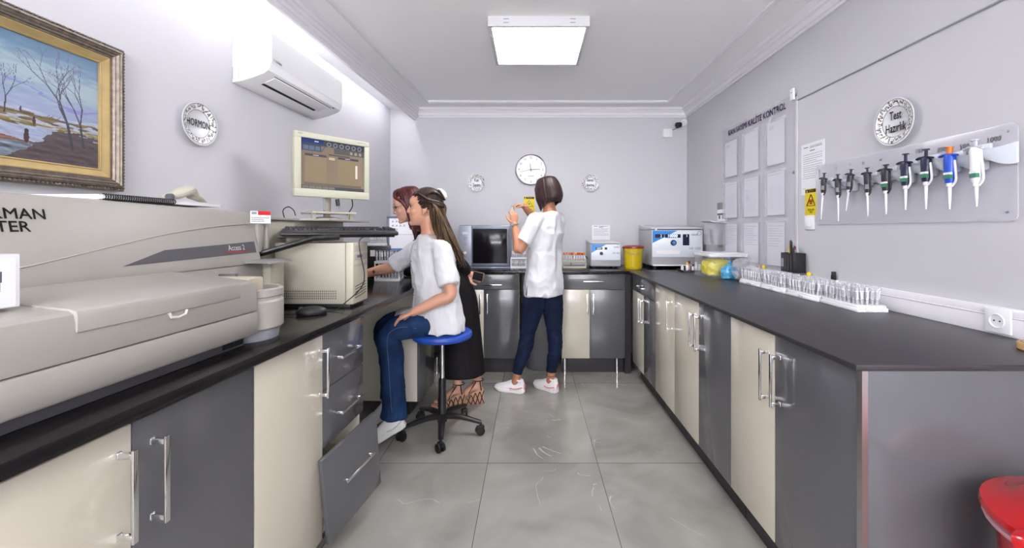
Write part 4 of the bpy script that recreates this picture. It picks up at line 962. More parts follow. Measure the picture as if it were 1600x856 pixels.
# thin cable along the wall with end box
t = thing('cable', 'thin grey cable running level along the upper right wall', 'cable', (XR-.006, 1.7, 2.075), local=True)
f = MB(); f.tube([(0, .90, 0), (0, 0, .001), (0, -1.5, -.003)], .004, 8); obj('cord', f, MGREY, t)
t = T3('small white box at the end of the cable high on the right wall', 'junction_box', 'junction box', 2.61, 2.08)
f = MB(); f.box(-.018, .018, -.032, -.02, 0, .07); obj('box_body', f, WHITEP, t, bevel=.002)
f = MB(); f.cyl((0, -.034, .045), (0, -.031, .045), .003, n=10); obj('screw', f, BLACKP, t)
# socket in the trunking
t = T3('white round-hole power socket in the trunking on the right wall', 'power_socket', 'power socket', 1.453, .93, x=XR-.03)
f = MB(); f.box(-.041, .041, -.008, 0, 0, .082); b = obj('cover_plate', f, WHITEP, t, bevel=.003)
f = MB(); f.lathe([(0, -.007), (.020, -.007), (.022, -.0115), (.024, -.0115), (.025, -.007)], (0, 0, .041), axis='y'); 
r_ = obj('socket_ring', f, WHITEP, b)
f = MB()
for x in (-.009, .009): f.cyl((x, -.0065, .041), (x, -.0085, .041), .0028, n=10)
tag(obj('contact_hole', f, BLACKP, r_), None, None, kind='stuff')
# pen holder and pens
t = T3('black plastic pen holder fixed to the wall above the foam racks', 'pen_holder', 'pen holder', 2.57, 1.03, x=XR-.009)
px_ = [1082/(1229-830)-.05, 1082/(1261-830)]
f = MB(); W_ = .125
for (a, b_, c, d_) in ((-W_/2, W_/2, -.004, 0), (-W_/2, W_/2, -.075, -.071)): f.box(a, b_, c, d_, 0, .115)
for x in (-W_/2, W_/2-.004): f.box(x, x+.004, -.075, 0, 0, .115)
f.box(-W_/2, W_/2, -.075, 0, 0, .005); b = obj('holder_body', f, BLACKP, t, bevel=.0015)
f = MB()
for x in (-.04, -.013, .013, .04): f.box(x-.002, x+.002, -.0765, -.075, .012, .1)
tag(obj('ribs', f, DGREY, b, smooth=False), None, None, kind='stuff')
f = MB(); f.box(-.055, -.032, -.0772, -.075, .03, .08); obj('sticker', f, MGREY, b, smooth=False)
t['label'] = 'black plastic pen holder fixed to the right wall above the foam racks'
def pen(label, m, dx, y, lean, h, r=.005, capm=None):
    p = thing('pen', label, 'pen', (XR-.045-y, 2.57-dx*.62, 1.04), local=True, group='pens in the black wall holder')
    M = Matrix.Rotation(lean, 4, 'X'); f = MB(); f.cyl((0, 0, 0), (0, 0, h*.7), r, n=10, M=M); obj('barrel', f, m, p)
    f = MB(); f.cyl((0, 0, h*.7), (0, 0, h), r*1.2, r*1.0, n=10, M=M); f.box(r, r*1.6, -r*.3, r*.3, h*.72, h*.95, M=M); obj('cap', f, capm or m, p)
pen('yellow marker pen at the left of the black wall holder', YELLOW, -.065, 0, .08, .155, .0085)
pen('black pen standing tallest in the middle of the wall holder', BLACKP, .0, .01, -.05, .18, .006)
pen('dark red pen leaning in the wall holder beside the yellow marker', mat('maroon', srgb(110, 40, 50), .4), -.03, 0, .22, .15)
pen('grey pen in the wall holder right of the tallest black pen', MGREY, .035, 0, -.1, .15)
pen('black pen leaning at the right end of the wall holder', BLACKP, .065, .01, -.22, .14)
# vial and coloured caps on the trunking ledge
t = thing('dropper_bottle', 'small black bottle standing on the trunking above the foam racks', 'bottle', (XR-.015, 2.27, 1.016), local=True)
f = MB(); f.lathe([(0, 0), (.011, 0), (.0125, .003), (.0125, .024), (.008, .03), (0, .03)], n=16); obj('bottle_body', f, mat('amber_black', srgb(36, 30, 30), .2), t)
f = MB(); f.lathe([(0, .028), (.0105, .028), (.0105, .044), (0, .044)], n=16); obj('cap', f, BLACKP, t)
for lab, y, m in (('yellow cap lying on the trunking right of the pen holder', 2.47, YELLOW), ('red cap lying on the trunking left of the pen holder', 3.02, RED), ('yellow cap lying on the trunking beside the red cap', 2.95, YELLOW)):
    t = thing('loose_cap', lab, 'cap', (XR-.016, y, 1.016), local=True)
    f = MB(); f.lathe([(0, 0), (.011, 0), (.012, .002), (.012, .014), (.010, .017), (0, .017)], n=16); c = obj('cap_body', f, m, t)
    f = MB(); f.lathe([(0, .017), (.007, .017), (.0065, .023), (0, .023)], n=12); obj('cap_tip', f, m, t)

# pipettes on their acrylic board
ya, yb, za, zb = 2.42, 1.415, 1.312, 1.645
t = T3('rectangular clear acrylic board carrying the row of pipettes', 'pipette_board', 'pipette board', ya, za)
def rrect(x0, x1, z0, z1, r, n=5):
    P = []
    for (cx, cz, a0) in ((x1-r, z1-r, 0), (x0+r, z1-r, PI/2), (x0+r, z0+r, PI), (x1-r, z0+r, 1.5*PI)):
        for k in range(n+1): a = a0+k*PI/2/n; P.append((cx+r*math.cos(a), cz+r*math.sin(a)))
    return P
f = MB(); f.prism(rrect(0, ya-yb, 0, zb-za, .02), -.010, -.005, 'y'); bd = obj('acrylic_sheet', f, mat('lavender_acrylic', ()), t, bevel=.001)
f = MB()
for (x, z) in ((.975, .305), (.975, .03), (.03, .03), (.03, .305)): f.cyl((x, -.0, z), (x, -.013, z), .004, n=10)
tag(obj('fixing_screw', f, STEEL, t), None, None, kind='stuff')
GT = mat('outline_grey', srgb(128, 128, 138), .5)
PW = mat('pipette_white', srgb(236, 236, 240), .25, coat=.3)
HG = mat('holder_grey', srgb(198, 203, 212), .3, coat=.2)
NAVY = mat('pipette_navy', srgb(30, 30, 62), .35)
CHAR = mat('pipette_charcoal', srgb(48, 46, 54), .4)
PBLU = mat('pipette_blue', srgb(34, 84, 200), .3)
GREENL = mat('green_label', srgb(60, 130, 100), .5)
def ZZ(py, Y): return H+(360-py)/664*Y
pip = [  # px, y of knob top, y of body bottom, y of tip, body colour, top colour, tilt, volume text, label, extras
 (1288, 270, 301, 343, CHAR, CHAR, -.10, '5', 'charcoal pipette at the far left end of the row', 0),
 (1309, 272, 305, 346, CHAR, CHAR, .02, '5', 'charcoal pipette second from the left in the row', 0),
 (1330, 264, 296, 330, CHAR, CHAR, -.16, '10', 'charcoal pipette hanging most tilted, third from the left', 0),
 (1355, 262, 301, 338, CHAR, CHAR, .02, '20', 'charcoal pipette fourth from the left in the row', 1),
 (1384, 257, 298, 335, CHAR, CHAR, .01, '50', 'charcoal green-labelled pipette left of the navy ones', 2),
 (1415, 240, 290, 328, NAVY, NAVY, .0, '', 'navy pipette with green label, left one of the two', 3),
 (1447, 233, 284, 327, NAVY, NAVY, .0, '100', 'navy pipette with green label beside the blue one', 3),
 (1484, 229, 286, 327, PBLU, ORANGE, .0, '200', 'bright blue pipette with orange knob', 4),
 (1524, 218, 285, 323, PW, HG, .02, '500', 'all-white pipette with green label at the right end', 5)]
for (px, yt, ybm, yp, mb_, mt, tilt, vol, lab, ex) in pip:
    Y = 664*(XR-.062)/(px-830); zt, zbm, zp = ZZ(yt, Y), ZZ(ybm, Y), ZZ(yp, Y); zm = ZZ(yt+ (18 if px > 1400 else 12), Y)
    s = 1.05 if px < 1370 else 1.3
    # wall holder
    h = thing('pipette_holder', 'pale grey wing-shaped holder for the '+lab.split(' at ')[0].split(' hanging')[0] if False else 'pale grey wing-shaped holder of the '+lab, 'pipette holder', (XR-.010, Y, zm-.03), RR, local=True, group='pipette holders on the acrylic board')
    f = MB(); pr = []
    for k in range(9):
        q = k/8; x = -.012+q*.10; zt_ = .030-.006*math.sin(q*PI)+.004*q; zb_ = .002+.010*math.cos(q*PI*1.2)-.008*q; d = .012+.040*math.sin(min(1, (1-q)*1.3)*PI/2)
        pr.append([(x, 0, zb_), (x, -d*.8, zb_-.003), (x, -d, (zb_+zt_)/2), (x, -d*.85, zt_), (x, 0, zt_)])
    f.rings(pr); f.v = [(x*s*.78, y*s*.62, z*s*1.08-.002) for x, y, z in f.v]; hb = obj('holder_body', f, HG, h, angle=50)
    f = MB(); f.box(-.008, .055, -.012, 0, -.002, .034); f.v = [(x*s*.7-.03*s, y, z*s*1.3) for x, y, z in f.v]; obj('back_plate', f, HG, h, bevel=.003)
    f = MB(); f.cyl((.045*s, -.012, .0), (.045*s, -.012, -.009), .002, n=8); obj('release_pin', f, STEEL, h)
    # pipette: hangs in front of the holder's left end
    p = thing('pipette', lab, 'pipette', (XR-.062, Y, zp), RR, local=True, group='pipettes hanging on the acrylic board')
    Mt = Matrix.Translation((0, 0, zt-zp)) @ Matrix.Rotation(-tilt, 4, 'Y') @ Matrix.Translation((0, 0, -(zt-zp)))
    top = zt-zp; b0 = zbm-zp; mid = zm-zp
    r = .0112*s
    f = MB(); f.tube([(0, 0, b0), (0, 0, b0+.02), (0, 0, mid), (0, 0, mid+.012)], [r*.85, r, r*1.15, r*.95], 14, flat=(1, 1.15), up=(0, 1, 0), M=Mt); bd_ = obj('grip_body', f, mb_, p, angle=50)
    f = MB(); f.tube([(r*.6, 0, b0-.012), (r*1.5, 0, b0+.005), (r*1.6, 0, b0+.03), (r*1.2, 0, mid-.01)], r*.28, 8, seg=4, M=Mt); obj('ejector_arm', f, mb_ if ex < 3 else PW, p)
    f = MB()
    zk = mid+.012
    f.cyl((0, 0, zk), (0, 0, top-.004), r*.38, n=10, M=Mt); f.cyl((0, 0, top-.004), (0, 0, top), r*.85, r*.8, n=14, M=Mt)
    if ex == 4: f.cyl((0, 0, zk), (0, 0, top), r*.62, n=14, M=Mt)
    obj('plunger_knob', f, mt, p)
    f = MB(); f.tube([(-r*2.6, 0, mid+.010), (-r*1.6, 0, mid+.014), (0, 0, mid+.013), (r*1.8, 0, mid+.008)], [r*.45, r*.5, r*.55, r*.4], 8, seg=4, flat=(.7, 1.5), up=(0, 0, 1), M=Mt); obj('finger_rest', f, mt if ex != 4 else mb_, p)
    f = MB(); f.tube([(0, 0, b0+.002), (0, 0, b0-.012), (0, 0, b0-.016), (0, 0, b0*.35), (0, 0, 0)], [r*.72, r*.68, r*.42, r*.3, r*.16], 12, M=Mt); obj('shaft', f, PW if ex != 5 else PW, p)
    if ex in (2, 3, 4, 5):
        f = MB(); f.box(-r*.5, r*1.08, -r*1.2, r*.3, b0+.016, b0+.031, M=Mt); f.box(-r*.5, r*1.08, -r*1.2, r*.3, b0+.031, b0+.039, M=Mt, m=1); obj('label_sticker', f, [GREENL, WHITEP], bd_, smooth=False)
    elif ex in (0, 1):
        f = MB(); f.box(r*.1, r*1.1, -r*1.1, r*.3, b0+.016, b0+.038, M=Mt); obj('label_sticker', f, MGREY, bd_, smooth=False)
    if vol:
        sz = .016 if px < 1400 else .026
        tp = {'5': (px-2, yt-9), '10': (1328, 257), '20': (1349, 255), '50': (1376, 250), '100': (1436, 236), '200': (1471, 234), '500': (1507, 229)}[vol]; ty = 664*(XR-.01)/(tp[0]-830)
        f = MB(); f.text(vol, sz, ya-ty, ZZ(tp[1], ty)-za, -.0105, sx=.95, bold=.0002); obj('lettering', f, GT, bd, smooth=False)
f = MB(); f.text('1000', .026, ya-664*(XR-.01)/(1553-830), ZZ(218, 664*(XR-.01)/(1553-830))-za, -.0105, sx=.95, bold=.0003); obj('lettering', f, GT, bd, smooth=False)


# ------------------------------------------------------------------ on the right worktop, far end
t = thing('storage_box', 'clear plastic box with white lid holding yellow and blue bags', 'storage box', (1.46, 3.30, ZT), local=True)
f = MB(); e = .003; X0, X1, Y0, Y1, Z1 = -.13, .14, -.14, .16, .16
f.box(X0, X1, Y0, Y0+e, 0, Z1); f.box(X0, X1, Y1-e, Y1, 0, Z1); f.box(X0, X0+e, Y0, Y1, 0, Z1); f.box(X1-e, X1, Y0, Y1, 0, Z1); f.box(X0, X1, Y0, Y1, 0, e); obj('box_body', f, mat('thin_clear_plastic', srgb(235, 235, 240), .06, alpha=.1, coat=.3), t, smooth=False)
f = MB(); f.box(X0-.012, X1+.008, Y0-.012, Y1+.01, Z1, Z1+.022); f.box(X0+.01, X1-.01, Y0+.01, Y1-.01, Z1+.022, Z1+.03); obj('lid', f, mat('translucent_lid', srgb(222, 222, 226), .3), t, bevel=.004)
def bag(label, loc, m, sx, sy, sz, seed, amp=.012, nm='plastic_bag', cat='plastic bag', group=None):
    t = thing(nm, label, cat, loc, local=True, group=group); f = MB(); n, k = 40, 22; R = []
    for i in range(k+1):
        a = -PI/2+PI*i/k; ring = []
        for j in range(n):
            b_ = 2*PI*j/n; ca, cb, sb = abs(math.cos(a))**.5, math.cos(b_), math.sin(b_)
            p = Vector((sx/2*ca*math.copysign(abs(cb)**.6, cb), sy/2*ca*math.copysign(abs(sb)**.6, sb), sz/2*math.copysign(abs(math.sin(a))**.7, math.sin(a))+sz/2))
            q = noise.turbulence_vector(p*28+Vector((seed, 0, 0)), 2, False)*amp; p = p+q; p.z = max(p.z, 0.001); ring.append(tuple(p))
        R.append(ring)
    f.rings(R); obj('bag_film', f, m, t, angle=20)
    f = MB(); f.tube([(0, 0, sz-.01), (.005, .004, sz+.012), (-.006, 0, sz+.028)], [.012, .006, .014], 8, flat=(1, .5)); obj('bag_neck', f, m, t)
bag('bright yellow plastic bag bundle inside the clear lidded box', (1.425, 3.29, ZT+.004), mat('yellow_film', srgb(236, 222, 30), .25, coat=.3), .19, .20, .135, 3)
bag('light blue plastic bag at the front of the clear lidded box', (1.455, 3.115, ZT+.001), mat('blue_film', srgb(84, 170, 215), .2, coat=.3), .13, .06, .10, 5)
bag('crinkled transparent plastic bag between the blue bag and foam racks', (1.515, 2.99, ZT+.001), mat('clear_film', srgb(225, 225, 232), .08, alpha=.32, coat=.8), .17, .11, .155, 8, .02)
# small reagent bottles on a black tray
t = thing('tray', 'small flat black tray of reagent bottles in front of the large centrifuge', 'tray', (1.40, 3.72, ZT), local=True)
f = MB(); f.box(-.10, .14, -.08, .07, 0, .006); f.box(-.10, .14, -.08, -.076, .006, .016); f.box(-.10, .14, .066, .07, .006, .016); f.box(-.1, -.096, -.076, .066, .006, .016); f.box(.136, .14, -.076, .066, .006, .016); tr = obj('tray_base', f, BLACKP, t, bevel=.001)
f = MB(); f.box(-.09, .13, -.0812, -.08, .001, .012); obj('tray_label', f, DGREY, tr, smooth=False)
spec = [(-.07, .02, WHITEP, WHITEP, .05, 'white capped'), (-.045, -.03, YELLOW, WHITEP, .075, 'yellow capped'), (-.01, .02, mat('maroon', ()), mat('rose_glass', srgb(190, 150, 155), .3), .085, 'maroon capped'), (.0, -.045, mat('maroon', ()), WHITEP, .06, 'dark red capped'),
        (.03, -.04, WHITEP, WHITEP, .06, 'short white'), (.055, -.05, WHITEP, WHITEP, .062, 'white squat'), (.05, .02, WHITEP, mat('rose_glass', ()), .075, 'pinkish'), (.085, -.04, WHITEP, WHITEP, .06, 'white rounded')]
where = ['at the left end of the black tray', 'next to the left end of the black tray', 'standing tallest at the back of the black tray', 'in front of the tallest one on the black tray', 'in the middle front of the black tray', 'second from the right on the black tray', 'at the back right of the black tray', 'at the right end of the black tray']
for (dx, dy, mc, mbod, hh_, nm), wh in zip(spec, where):
    b = thing('reagent_bottle', f'{nm} reagent bottle {wh}', 'bottle', (1.40+dx, 3.72+dy, ZT+.006), local=True, group='reagent bottles on the black tray')
    f = MB(); f.lathe([(0, 0), (.012, 0), (.013, .002), (.013, hh_*.62), (.009, hh_*.72), (0, hh_*.72)], n=14); obj('bottle_body', f, mbod, b)
    f = MB(); f.lathe([(0, hh_*.7), (.0095, hh_*.7), (.009, hh_), (0, hh_)], n=14); obj('cap', f, mc, b)
# clear wall dispenser with a printed card above the box
t = T3('clear acrylic wall dispenser with a printed card above the lidded box', 'wall_dispenser', 'dispenser', 3.62, 1.14)
f = MB(); W_ = .2
f.box(-W_/2, W_/2, -.12, -.117, .02, .2); f.box(-W_/2, W_/2, -.003, 0, 0, .38)
for x in (-W_/2, W_/2-.003): f.box(x, x+.003, -.12, 0, .02, .2)
f.box(-W_/2, W_/2, -.12, 0, .02, .023); obj('acrylic_body', f, GLASSY, t, smooth=False)
R = Ras(.19, .1, 90, 46, (.93, .93, .95)); R.lines(.01, .18, .05, .07, 1, .016, (.3, .3, .34)); R.rect(.03, .06, .02, .05, (.35, .35, .38)); R.rect(.1, .12, .02, .06, (.4, .4, .42)); R.rect(.15, .165, .01, .05, (.4, .4, .42)); obj('printed_card', shift(R.mesh(), -.095, -.0045, .22), PRINT, t, smooth=False, recalc=False)
f = MB(); f.prism([(0, .2), (-.125, .21), (-.15, .222), (-.15, .226), (-.12, .216), (0, .206)], -W_/2, W_/2, 'x'); obj('flap', f, mat('translucent_lid', ()), t, bevel=.001)
f = MB(); f.lathe([(0, .03), (.035, .03), (.05, .15), (.046, .15), (.032, .034), (0, .034)], (0, -.062, 0)); obj('inner_cup', f, MGREY, t)
# wooden coaster edge at the right of the picture
t = thing('wooden_block', 'pale round-edged wooden block on the right worktop at the picture edge', 'wooden block', (1.50, 1.262, ZT), local=True)
f = MB(); f.lathe([(0, 0), (.036, 0), (.04, .004), (.04, .02), (.037, .024), (0, .024)], n=30); w_ = obj('block_body', f, mat('pale_wood', srgb(205, 165, 112), .45, mottle=.15, mscale=30), t)
f = MB(); f.lathe([(.028, .0235), (.031, .0255), (.033, .0235)], n=30); obj('rim_groove', f, mat('dark_wood', srgb(150, 110, 70), .5), w_)
# red lidded bin in the foreground
t = thing('waste_bin', 'red plastic pedal bin with domed lid in front of the grey end panel', 'waste bin', (1.235, .875, 0), local=True)
f = MB(); f.lathe([(0, 0), (.15, 0), (.155, .01), (.19, .60), (.2, .61), (.2, .635), (.186, .635), (.18, .6), (.148, .02), (0, .015)], n=44); b = obj('bin_body', f, RED, t)
f = MB(); f.lathe([(0, .725), (.05, .723), (.1, .712), (.14, .69), (.165, .665), (.195, .655), (.215, .65), (.218, .638), (.213, .632), (.2, .64), (.0, .65)], n=44); l = obj('bin_lid', f, RED, t, angle=50)
f = MB(); f.tube([(-.19, -.02, .655), (-.225, -.03, .662), (-.245, -.034, .655), (-.25, -.036, .64)], [.018, .026, .024, .016], 10, seg=4, flat=(.4, 1.3), up=(0, 0, 1)); obj('lid_tab', f, RED, l)
f = MB(); f.tube([(.206*math.cos(a), .206*math.sin(a), .618) for a in np.linspace(0, 2*PI, 40)[:-1]], .007, 8, closed=True); obj('rim_band', f, mat('bin_liner', srgb(220, 160, 170), .3), b)
# ------------------------------------------------------------------ people
SKIN1 = mat('skin_warm', srgb(205, 152, 126), .48, spec=.35, bump=.15, bscale=500, mottle=.03, mscale=30)
SKIN2 = mat('skin_light', srgb(208, 160, 138), .48, spec=.35, bump=.15, bscale=500, mottle=.03, mscale=30)
SKIN3 = mat('skin_tan', srgb(186, 130, 100), .48, spec=.35, bump=.15, bscale=500, mottle=.03, mscale=30)
LIP = mat('lip_rose', srgb(190, 98, 92), .4); BROW = mat('brow_brown', srgb(70, 48, 40), .8)
def remesh(mb, voxel, smooth=3, factor=.5):
    me = bpy.data.meshes.new('tmp'); me.from_pydata(mb.v, [], mb.f)
    bm = bmesh.new(); bm.from_mesh(me); bmesh.ops.recalc_face_normals(bm, faces=bm.faces); bm.to_mesh(me); bm.free()
    o = bpy.data.objects.new('tmp', me); COL.objects.link(o)
    m = o.modifiers.new('r', 'REMESH'); m.mode = 'VOXEL'; m.voxel_size = voxel; m.adaptivity = 0
    if smooth:
        s = o.modifiers.new('s', 'SMOOTH'); s.factor = factor; s.iterations = smooth
    dg = bpy.context.evaluated_depsgraph_get(); dg.update()
    out = bpy.data.meshes.new_from_object(o.evaluated_get(dg)); bpy.data.objects.remove(o); bpy.data.meshes.remove(me)
    return out
def limb(f, pts, rad, seg=5, n=16, flat=None, up=None, capr=True):
    f.tube(pts, list(rad), n, seg=seg, flat=flat, up=up)
    if capr:
        for p, r in ((pts[0], rad[0]), (pts[-1], rad[-1])): f.ball(tuple(p), r*.99, 12, 8)
def ring_body(f, rows, fwd, n=32):
    """rows of (centre, half width, half depth); fwd = facing direction"""
    fw = Vector(fwd).normalized(); lf = Vector((0, 0, 1)).cross(fw)
    C = catmull([r[0] for r in rows], 4); A = interp([r[1] for r in rows], 4); B = interp([r[2] for r in rows], 4)
    f.rings([[tuple(c+lf*math.copysign(abs(math.cos(t))**.85, math.cos(t))*a+fw*math.sin(t)*b) for t in np.linspace(0, 2*PI, n+1)[:-1]] for c, a, b in zip(C, A, B)])
def HM(c, yaw, pitch=0., roll=0., s=1.):   # head frame: +x face, +y left, +z up
    return Matrix.Translation(c) @ Matrix.Rotation(yaw, 4, 'Z') @ Matrix.Rotation(pitch, 4, 'Y') @ Matrix.Rotation(roll, 4, 'X') @ Matrix.Scale(s, 4)
def head_shape(f, M):
    B = lambda c, r: f.ball(c, r, 20, 14, M=M)
    B((-.012, 0, .040), (.094, .074, .082)); B((-.035, 0, .02), (.068, .068, .075)); B((.030, 0, .012), (.058, .062, .08))
    f.rings([[(x0+dx*math.cos(a), wy*math.sin(a), z) for a in np.linspace(0, 2*PI, 21)[:-1]] for x0, dx, wy, z in
             ((.018, .066, .066, .03), (.020, .067, .067, 0), (.022, .064, .063, -.03), (.026, .060, .055, -.058), (.034, .050, .043, -.082), (.045, .034, .028, -.100), (.050, .020, .016, -.106))], M=M)
    B((.074, 0, -.092), (.018, .021, .016))                       # chin
    B((.073, 0, .034), (.017, .046, .020)); B((.068, 0, .058), (.016, .042, .022))                        # brow
    for s in (-1, 1):
        B((.056, s*.036, -.022), (.028, .023, .024)); B((.066, s*.033, .040), (.022, .028, .03))
        B((.089, s*.010, -.027), (.011, .008, .008))             # nostril wings
        B((-.008, s*.073, -.004), (.017, .008, .030)); B((-.004, s*.071, -.026), (.009, .007, .012))
    f.tube([(.080, 0, .022), (.088, 0, .006), (.096, 0, -.010), (.1005, 0, -.022), (.094, 0, -.031)], [.0078, .008, .0088, .0098, .008], 12, seg=3, M=M)
    B((.080, 0, -.044), (.012, .022, .013)); B((.0815, 0, -.0535), (.0085, .020, .0055)); B((.0800, 0, -.0625), (.0085, .017, .006)); B((.072, 0, -.076), (.012, .022, .014))
def face_parts(root, body, M, glasses=False, lipc=LIP, eyec=(60, 42, 32)):
    for s in (-1, 1):
        f = MB(); f.ball((.0690, s*.030, .006), (.0120, .0130, .0105), 16, 12, M=M)
        e = obj('eye', f, mat('eye_white', srgb(196, 186, 182), .3), body)
        f = MB(); f.ball((.0765, s*.0315, .005), (.0056, .0072, .0072), 12, 8, M=M); obj('iris', f, mat('iris_dark', srgb(*eyec), .1), e)
        f = MB(); f.tube([(.0775, s*.017, .006), (.0835, s*.024, .0135), (.0825, s*.034, .0145), (.0745, s*.044, .008)], [.002, .0034, .0036, .002], 8, seg=4, M=M); obj('eyelash', f, BROW, e)
        f = MB(); f.tube([(.086, s*.012, .027), (.088, s*.024, .0325), (.082, s*.038, .0335), (.072, s*.049, .027)], [.002, .0032, .003, .0012], 8, seg=4, M=M); obj('eyebrow', f, BROW, body)
    f = MB(); f.tube([(.076, -.021, -.056), (.0858, -.010, -.0538), (.0882, 0, -.0545), (.0858, .010, -.0538), (.076, .021, -.056)], [.001, .0028, .0032, .0028, .001], 8, seg=4, M=M)
    f.tube([(.076, -.020, -.058), (.0842, -.009, -.0618), (.0866, 0, -.0628), (.0842, .009, -.0618), (.076, .020, -.058)], [.001, .0032, .0038, .0032, .001], 8, seg=4, M=M); obj('lips', f, lipc, body)
    if glasses:
        GM = mat('glasses_frame', srgb(60, 44, 48), .3, .4); gl = MB()
        for s in (-1, 1):
            gl.tube([(.098-.012*abs(math.cos(a)*.5+.5*s*0), s*.032+.021*math.cos(a), .003+.019*math.sin(a)) for a in np.linspace(0, 2*PI, 20)[:-1]], .0014, 6, M=M, closed=True)
            gl.tube([(.090, s*.053, .008), (.03, s*.073, .010), (-.01, s*.079, .004)], .0014, 6, M=M)
        gl.tube([(.096, -.011, .006), (.100, 0, .009), (.096, .011, .006)], .0014, 6, M=M); g = obj('glasses', gl, GM, root)
        ln = MB()
        for s in (-1, 1): ln.lathe([(0, .0915), (.0195, .0912), (.0195, .0918), (0, .0921)], (0, s*.032, .003), n=20, axis='x', M=M)
        tag(obj('lenses', ln, mat('lens_glass', (.95, .95, .97), .03, alpha=.12), g), None, None, kind='stuff')
def hand(f, W, fwd, palm, length=.17, curl=.6, side=1, spread=.25, bends=None):
    """W wrist, fwd wrist->knuckles, palm = direction the palm faces; side: +1 thumb towards fwd x palm"""
    W = Vector(W); x = Vector(fwd).normalized(); p = Vector(palm); p = (p-x*p.dot(x)).normalized(); y = x.cross(p)*side
    k = length/.18
    f.tube([W-x*.02, W+x*.02*k, W+x*.055*k, W+x*.088*k], [.026*k, .030*k, .038*k, .036*k], 14, seg=4, flat=(.42, 1.), up=p)
    for i, (o, L, r) in enumerate(((.029, .070, .0082), (.0100, .078, .0086), (-.010, .073, .0083), (-.028, .058, .0073))):
        c = curl if bends is None else bends[i]
        b = W+x*(.080-.004*abs(i-1))*k+y*o*k; d = (x+y*o*spread*8).normalized(); P = [b-d*.02*k, b]; a = 0
        for q, s in enumerate((.46, .30, .24)):
            a += c*(.9 if q == 0 else 1.05); dd = d*math.cos(a)+p*math.sin(a); P.append(P[-1]+dd*L*s*k)
        f.tube(P, [r*k, r*k*1.03, r*k, r*.93*k, r*.72*k], 10, seg=3); f.ball(tuple(P[-1]), r*.72*k, 8, 6)
    b = W+x*.022*k+y*.026*k+p*.004*k; P = [b, b+(x*.62+y*.62+p*.25).normalized()*.036*k]; P.append(P[-1]+(x*.88+y*.30+p*.35).normalized()*.030*k); P.append(P[-1]+(x*.95+y*.02+p*.35).normalized()*.024*k)
    f.tube(P, [.0125*k, .0108*k, .0092*k, .0072*k], 10, seg=3); f.ball(tuple(P[-1]), .0072*k, 8, 6)
def wrinkle(me, amp, sc=9., stretch=(1, 1, .45), seed=0, extra=None):
    """cloth folds: ridged noise pushed along the normals"""
    me.update(); N_ = [v.normal.copy() for v in me.vertices]; C_ = []
    for v, nn in zip(me.vertices, N_):
        p = v.co.copy(); q = Vector((p.x*stretch[0], p.y*stretch[1], p.z*stretch[2]))*sc+Vector((seed, seed*2, 0))
        d = 1-abs(noise.noise(q))*2.4; d2 = 1-abs(noise.noise(q*2.3+Vector((5, 0, 0))))*2.2
        a = amp*(extra(p) if extra else 1)
        C_ += list(p+nn*(a*(.7*d+.3*d2-.35)))
    me.vertices.foreach_set('co', C_); me.update(); return me
def cloth(name, f, m, parent, voxel=.006, smooth=3, amp=.004, sc=9., stretch=(1, 1, .45), seed=0, extra=None):
    me = remesh(f, voxel, smooth); wrinkle(me, amp, sc, stretch, seed, extra); return obj(name, me, m, parent, recalc=False, angle=80)
def hair_locks(name, parent, M, m, specs, n=7):
    f = MB()
    for pts, rad in specs: f.tube(pts, rad, n, seg=4, flat=(.42, 1.), M=M, up=None)
    return obj(name, f, m, parent, angle=80)
def hair_mat(name, a, b, sc=1.):
    m = bpy.data.materials.new(name); m.use_nodes = True; nt = m.node_tree; N = nt.nodes; L = nt.links; p = N['Principled BSDF']
    tc = N.new('ShaderNodeTexCoord'); mp = N.new('ShaderNodeMapping'); mp.inputs['Scale'].default_value = (110*sc, 110*sc, 5*sc); n = N.new('ShaderNodeTexNoise'); n.inputs['Scale'].default_value = 1; n.inputs['Detail'].default_value = 4
    r = N.new('ShaderNodeValToRGB'); r.color_ramp.elements[0].position = .35; r.color_ramp.elements[1].position = .68; r.color_ramp.elements[0].color = (*a, 1); r.color_ramp.elements[1].color = (*b, 1)
    L.new(tc.outputs['Object'], mp.inputs[0]); L.new(mp.outputs[0], n.inputs['Vector']); L.new(n.outputs['Fac'], r.inputs[0]); L.new(r.outputs[0], p.inputs['Base Color'])
    bp = N.new('ShaderNodeBump'); bp.inputs['Strength'].default_value = .5; bp.inputs['Distance'].default_value = .002; L.new(n.outputs['Fac'], bp.inputs['Height']); L.new(bp.outputs[0], p.inputs['Normal'])
    p.inputs['Roughness'].default_value = .42; p.inputs['Specular IOR Level'].default_value = .4
    return m
def denim(name, a, b):
    m = bpy.data.materials.new(name); m.use_nodes = True; nt = m.node_tree; N = nt.nodes; L = nt.links; p = N['Principled BSDF']
    tc = N.new('ShaderNodeTexCoord'); n = N.new('ShaderNodeTexNoise'); n.inputs['Scale'].default_value = 7; n.inputs['Detail'].default_value = 5
    w = N.new('ShaderNodeTexNoise'); w.inputs['Scale'].default_value = 420
    r = N.new('ShaderNodeValToRGB'); r.color_ramp.elements[0].position = .3; r.color_ramp.elements[1].position = .75; r.color_ramp.elements[0].color = (*a, 1); r.color_ramp.elements[1].color = (*b, 1)
    L.new(tc.outputs['Object'], n.inputs['Vector']); L.new(n.outputs['Fac'], r.inputs[0]); L.new(r.outputs[0], p.inputs['Base Color']); L.new(tc.outputs['Object'], w.inputs['Vector'])
    bp = N.new('ShaderNodeBump'); bp.inputs['Strength'].default_value = .3; bp.inputs['Distance'].default_value = .001; L.new(w.outputs['Fac'], bp.inputs['Height']); L.new(bp.outputs[0], p.inputs['Normal'])
    p.inputs['Roughness'].default_value = .8; p.inputs['Specular IOR Level'].default_value = .2
    return m
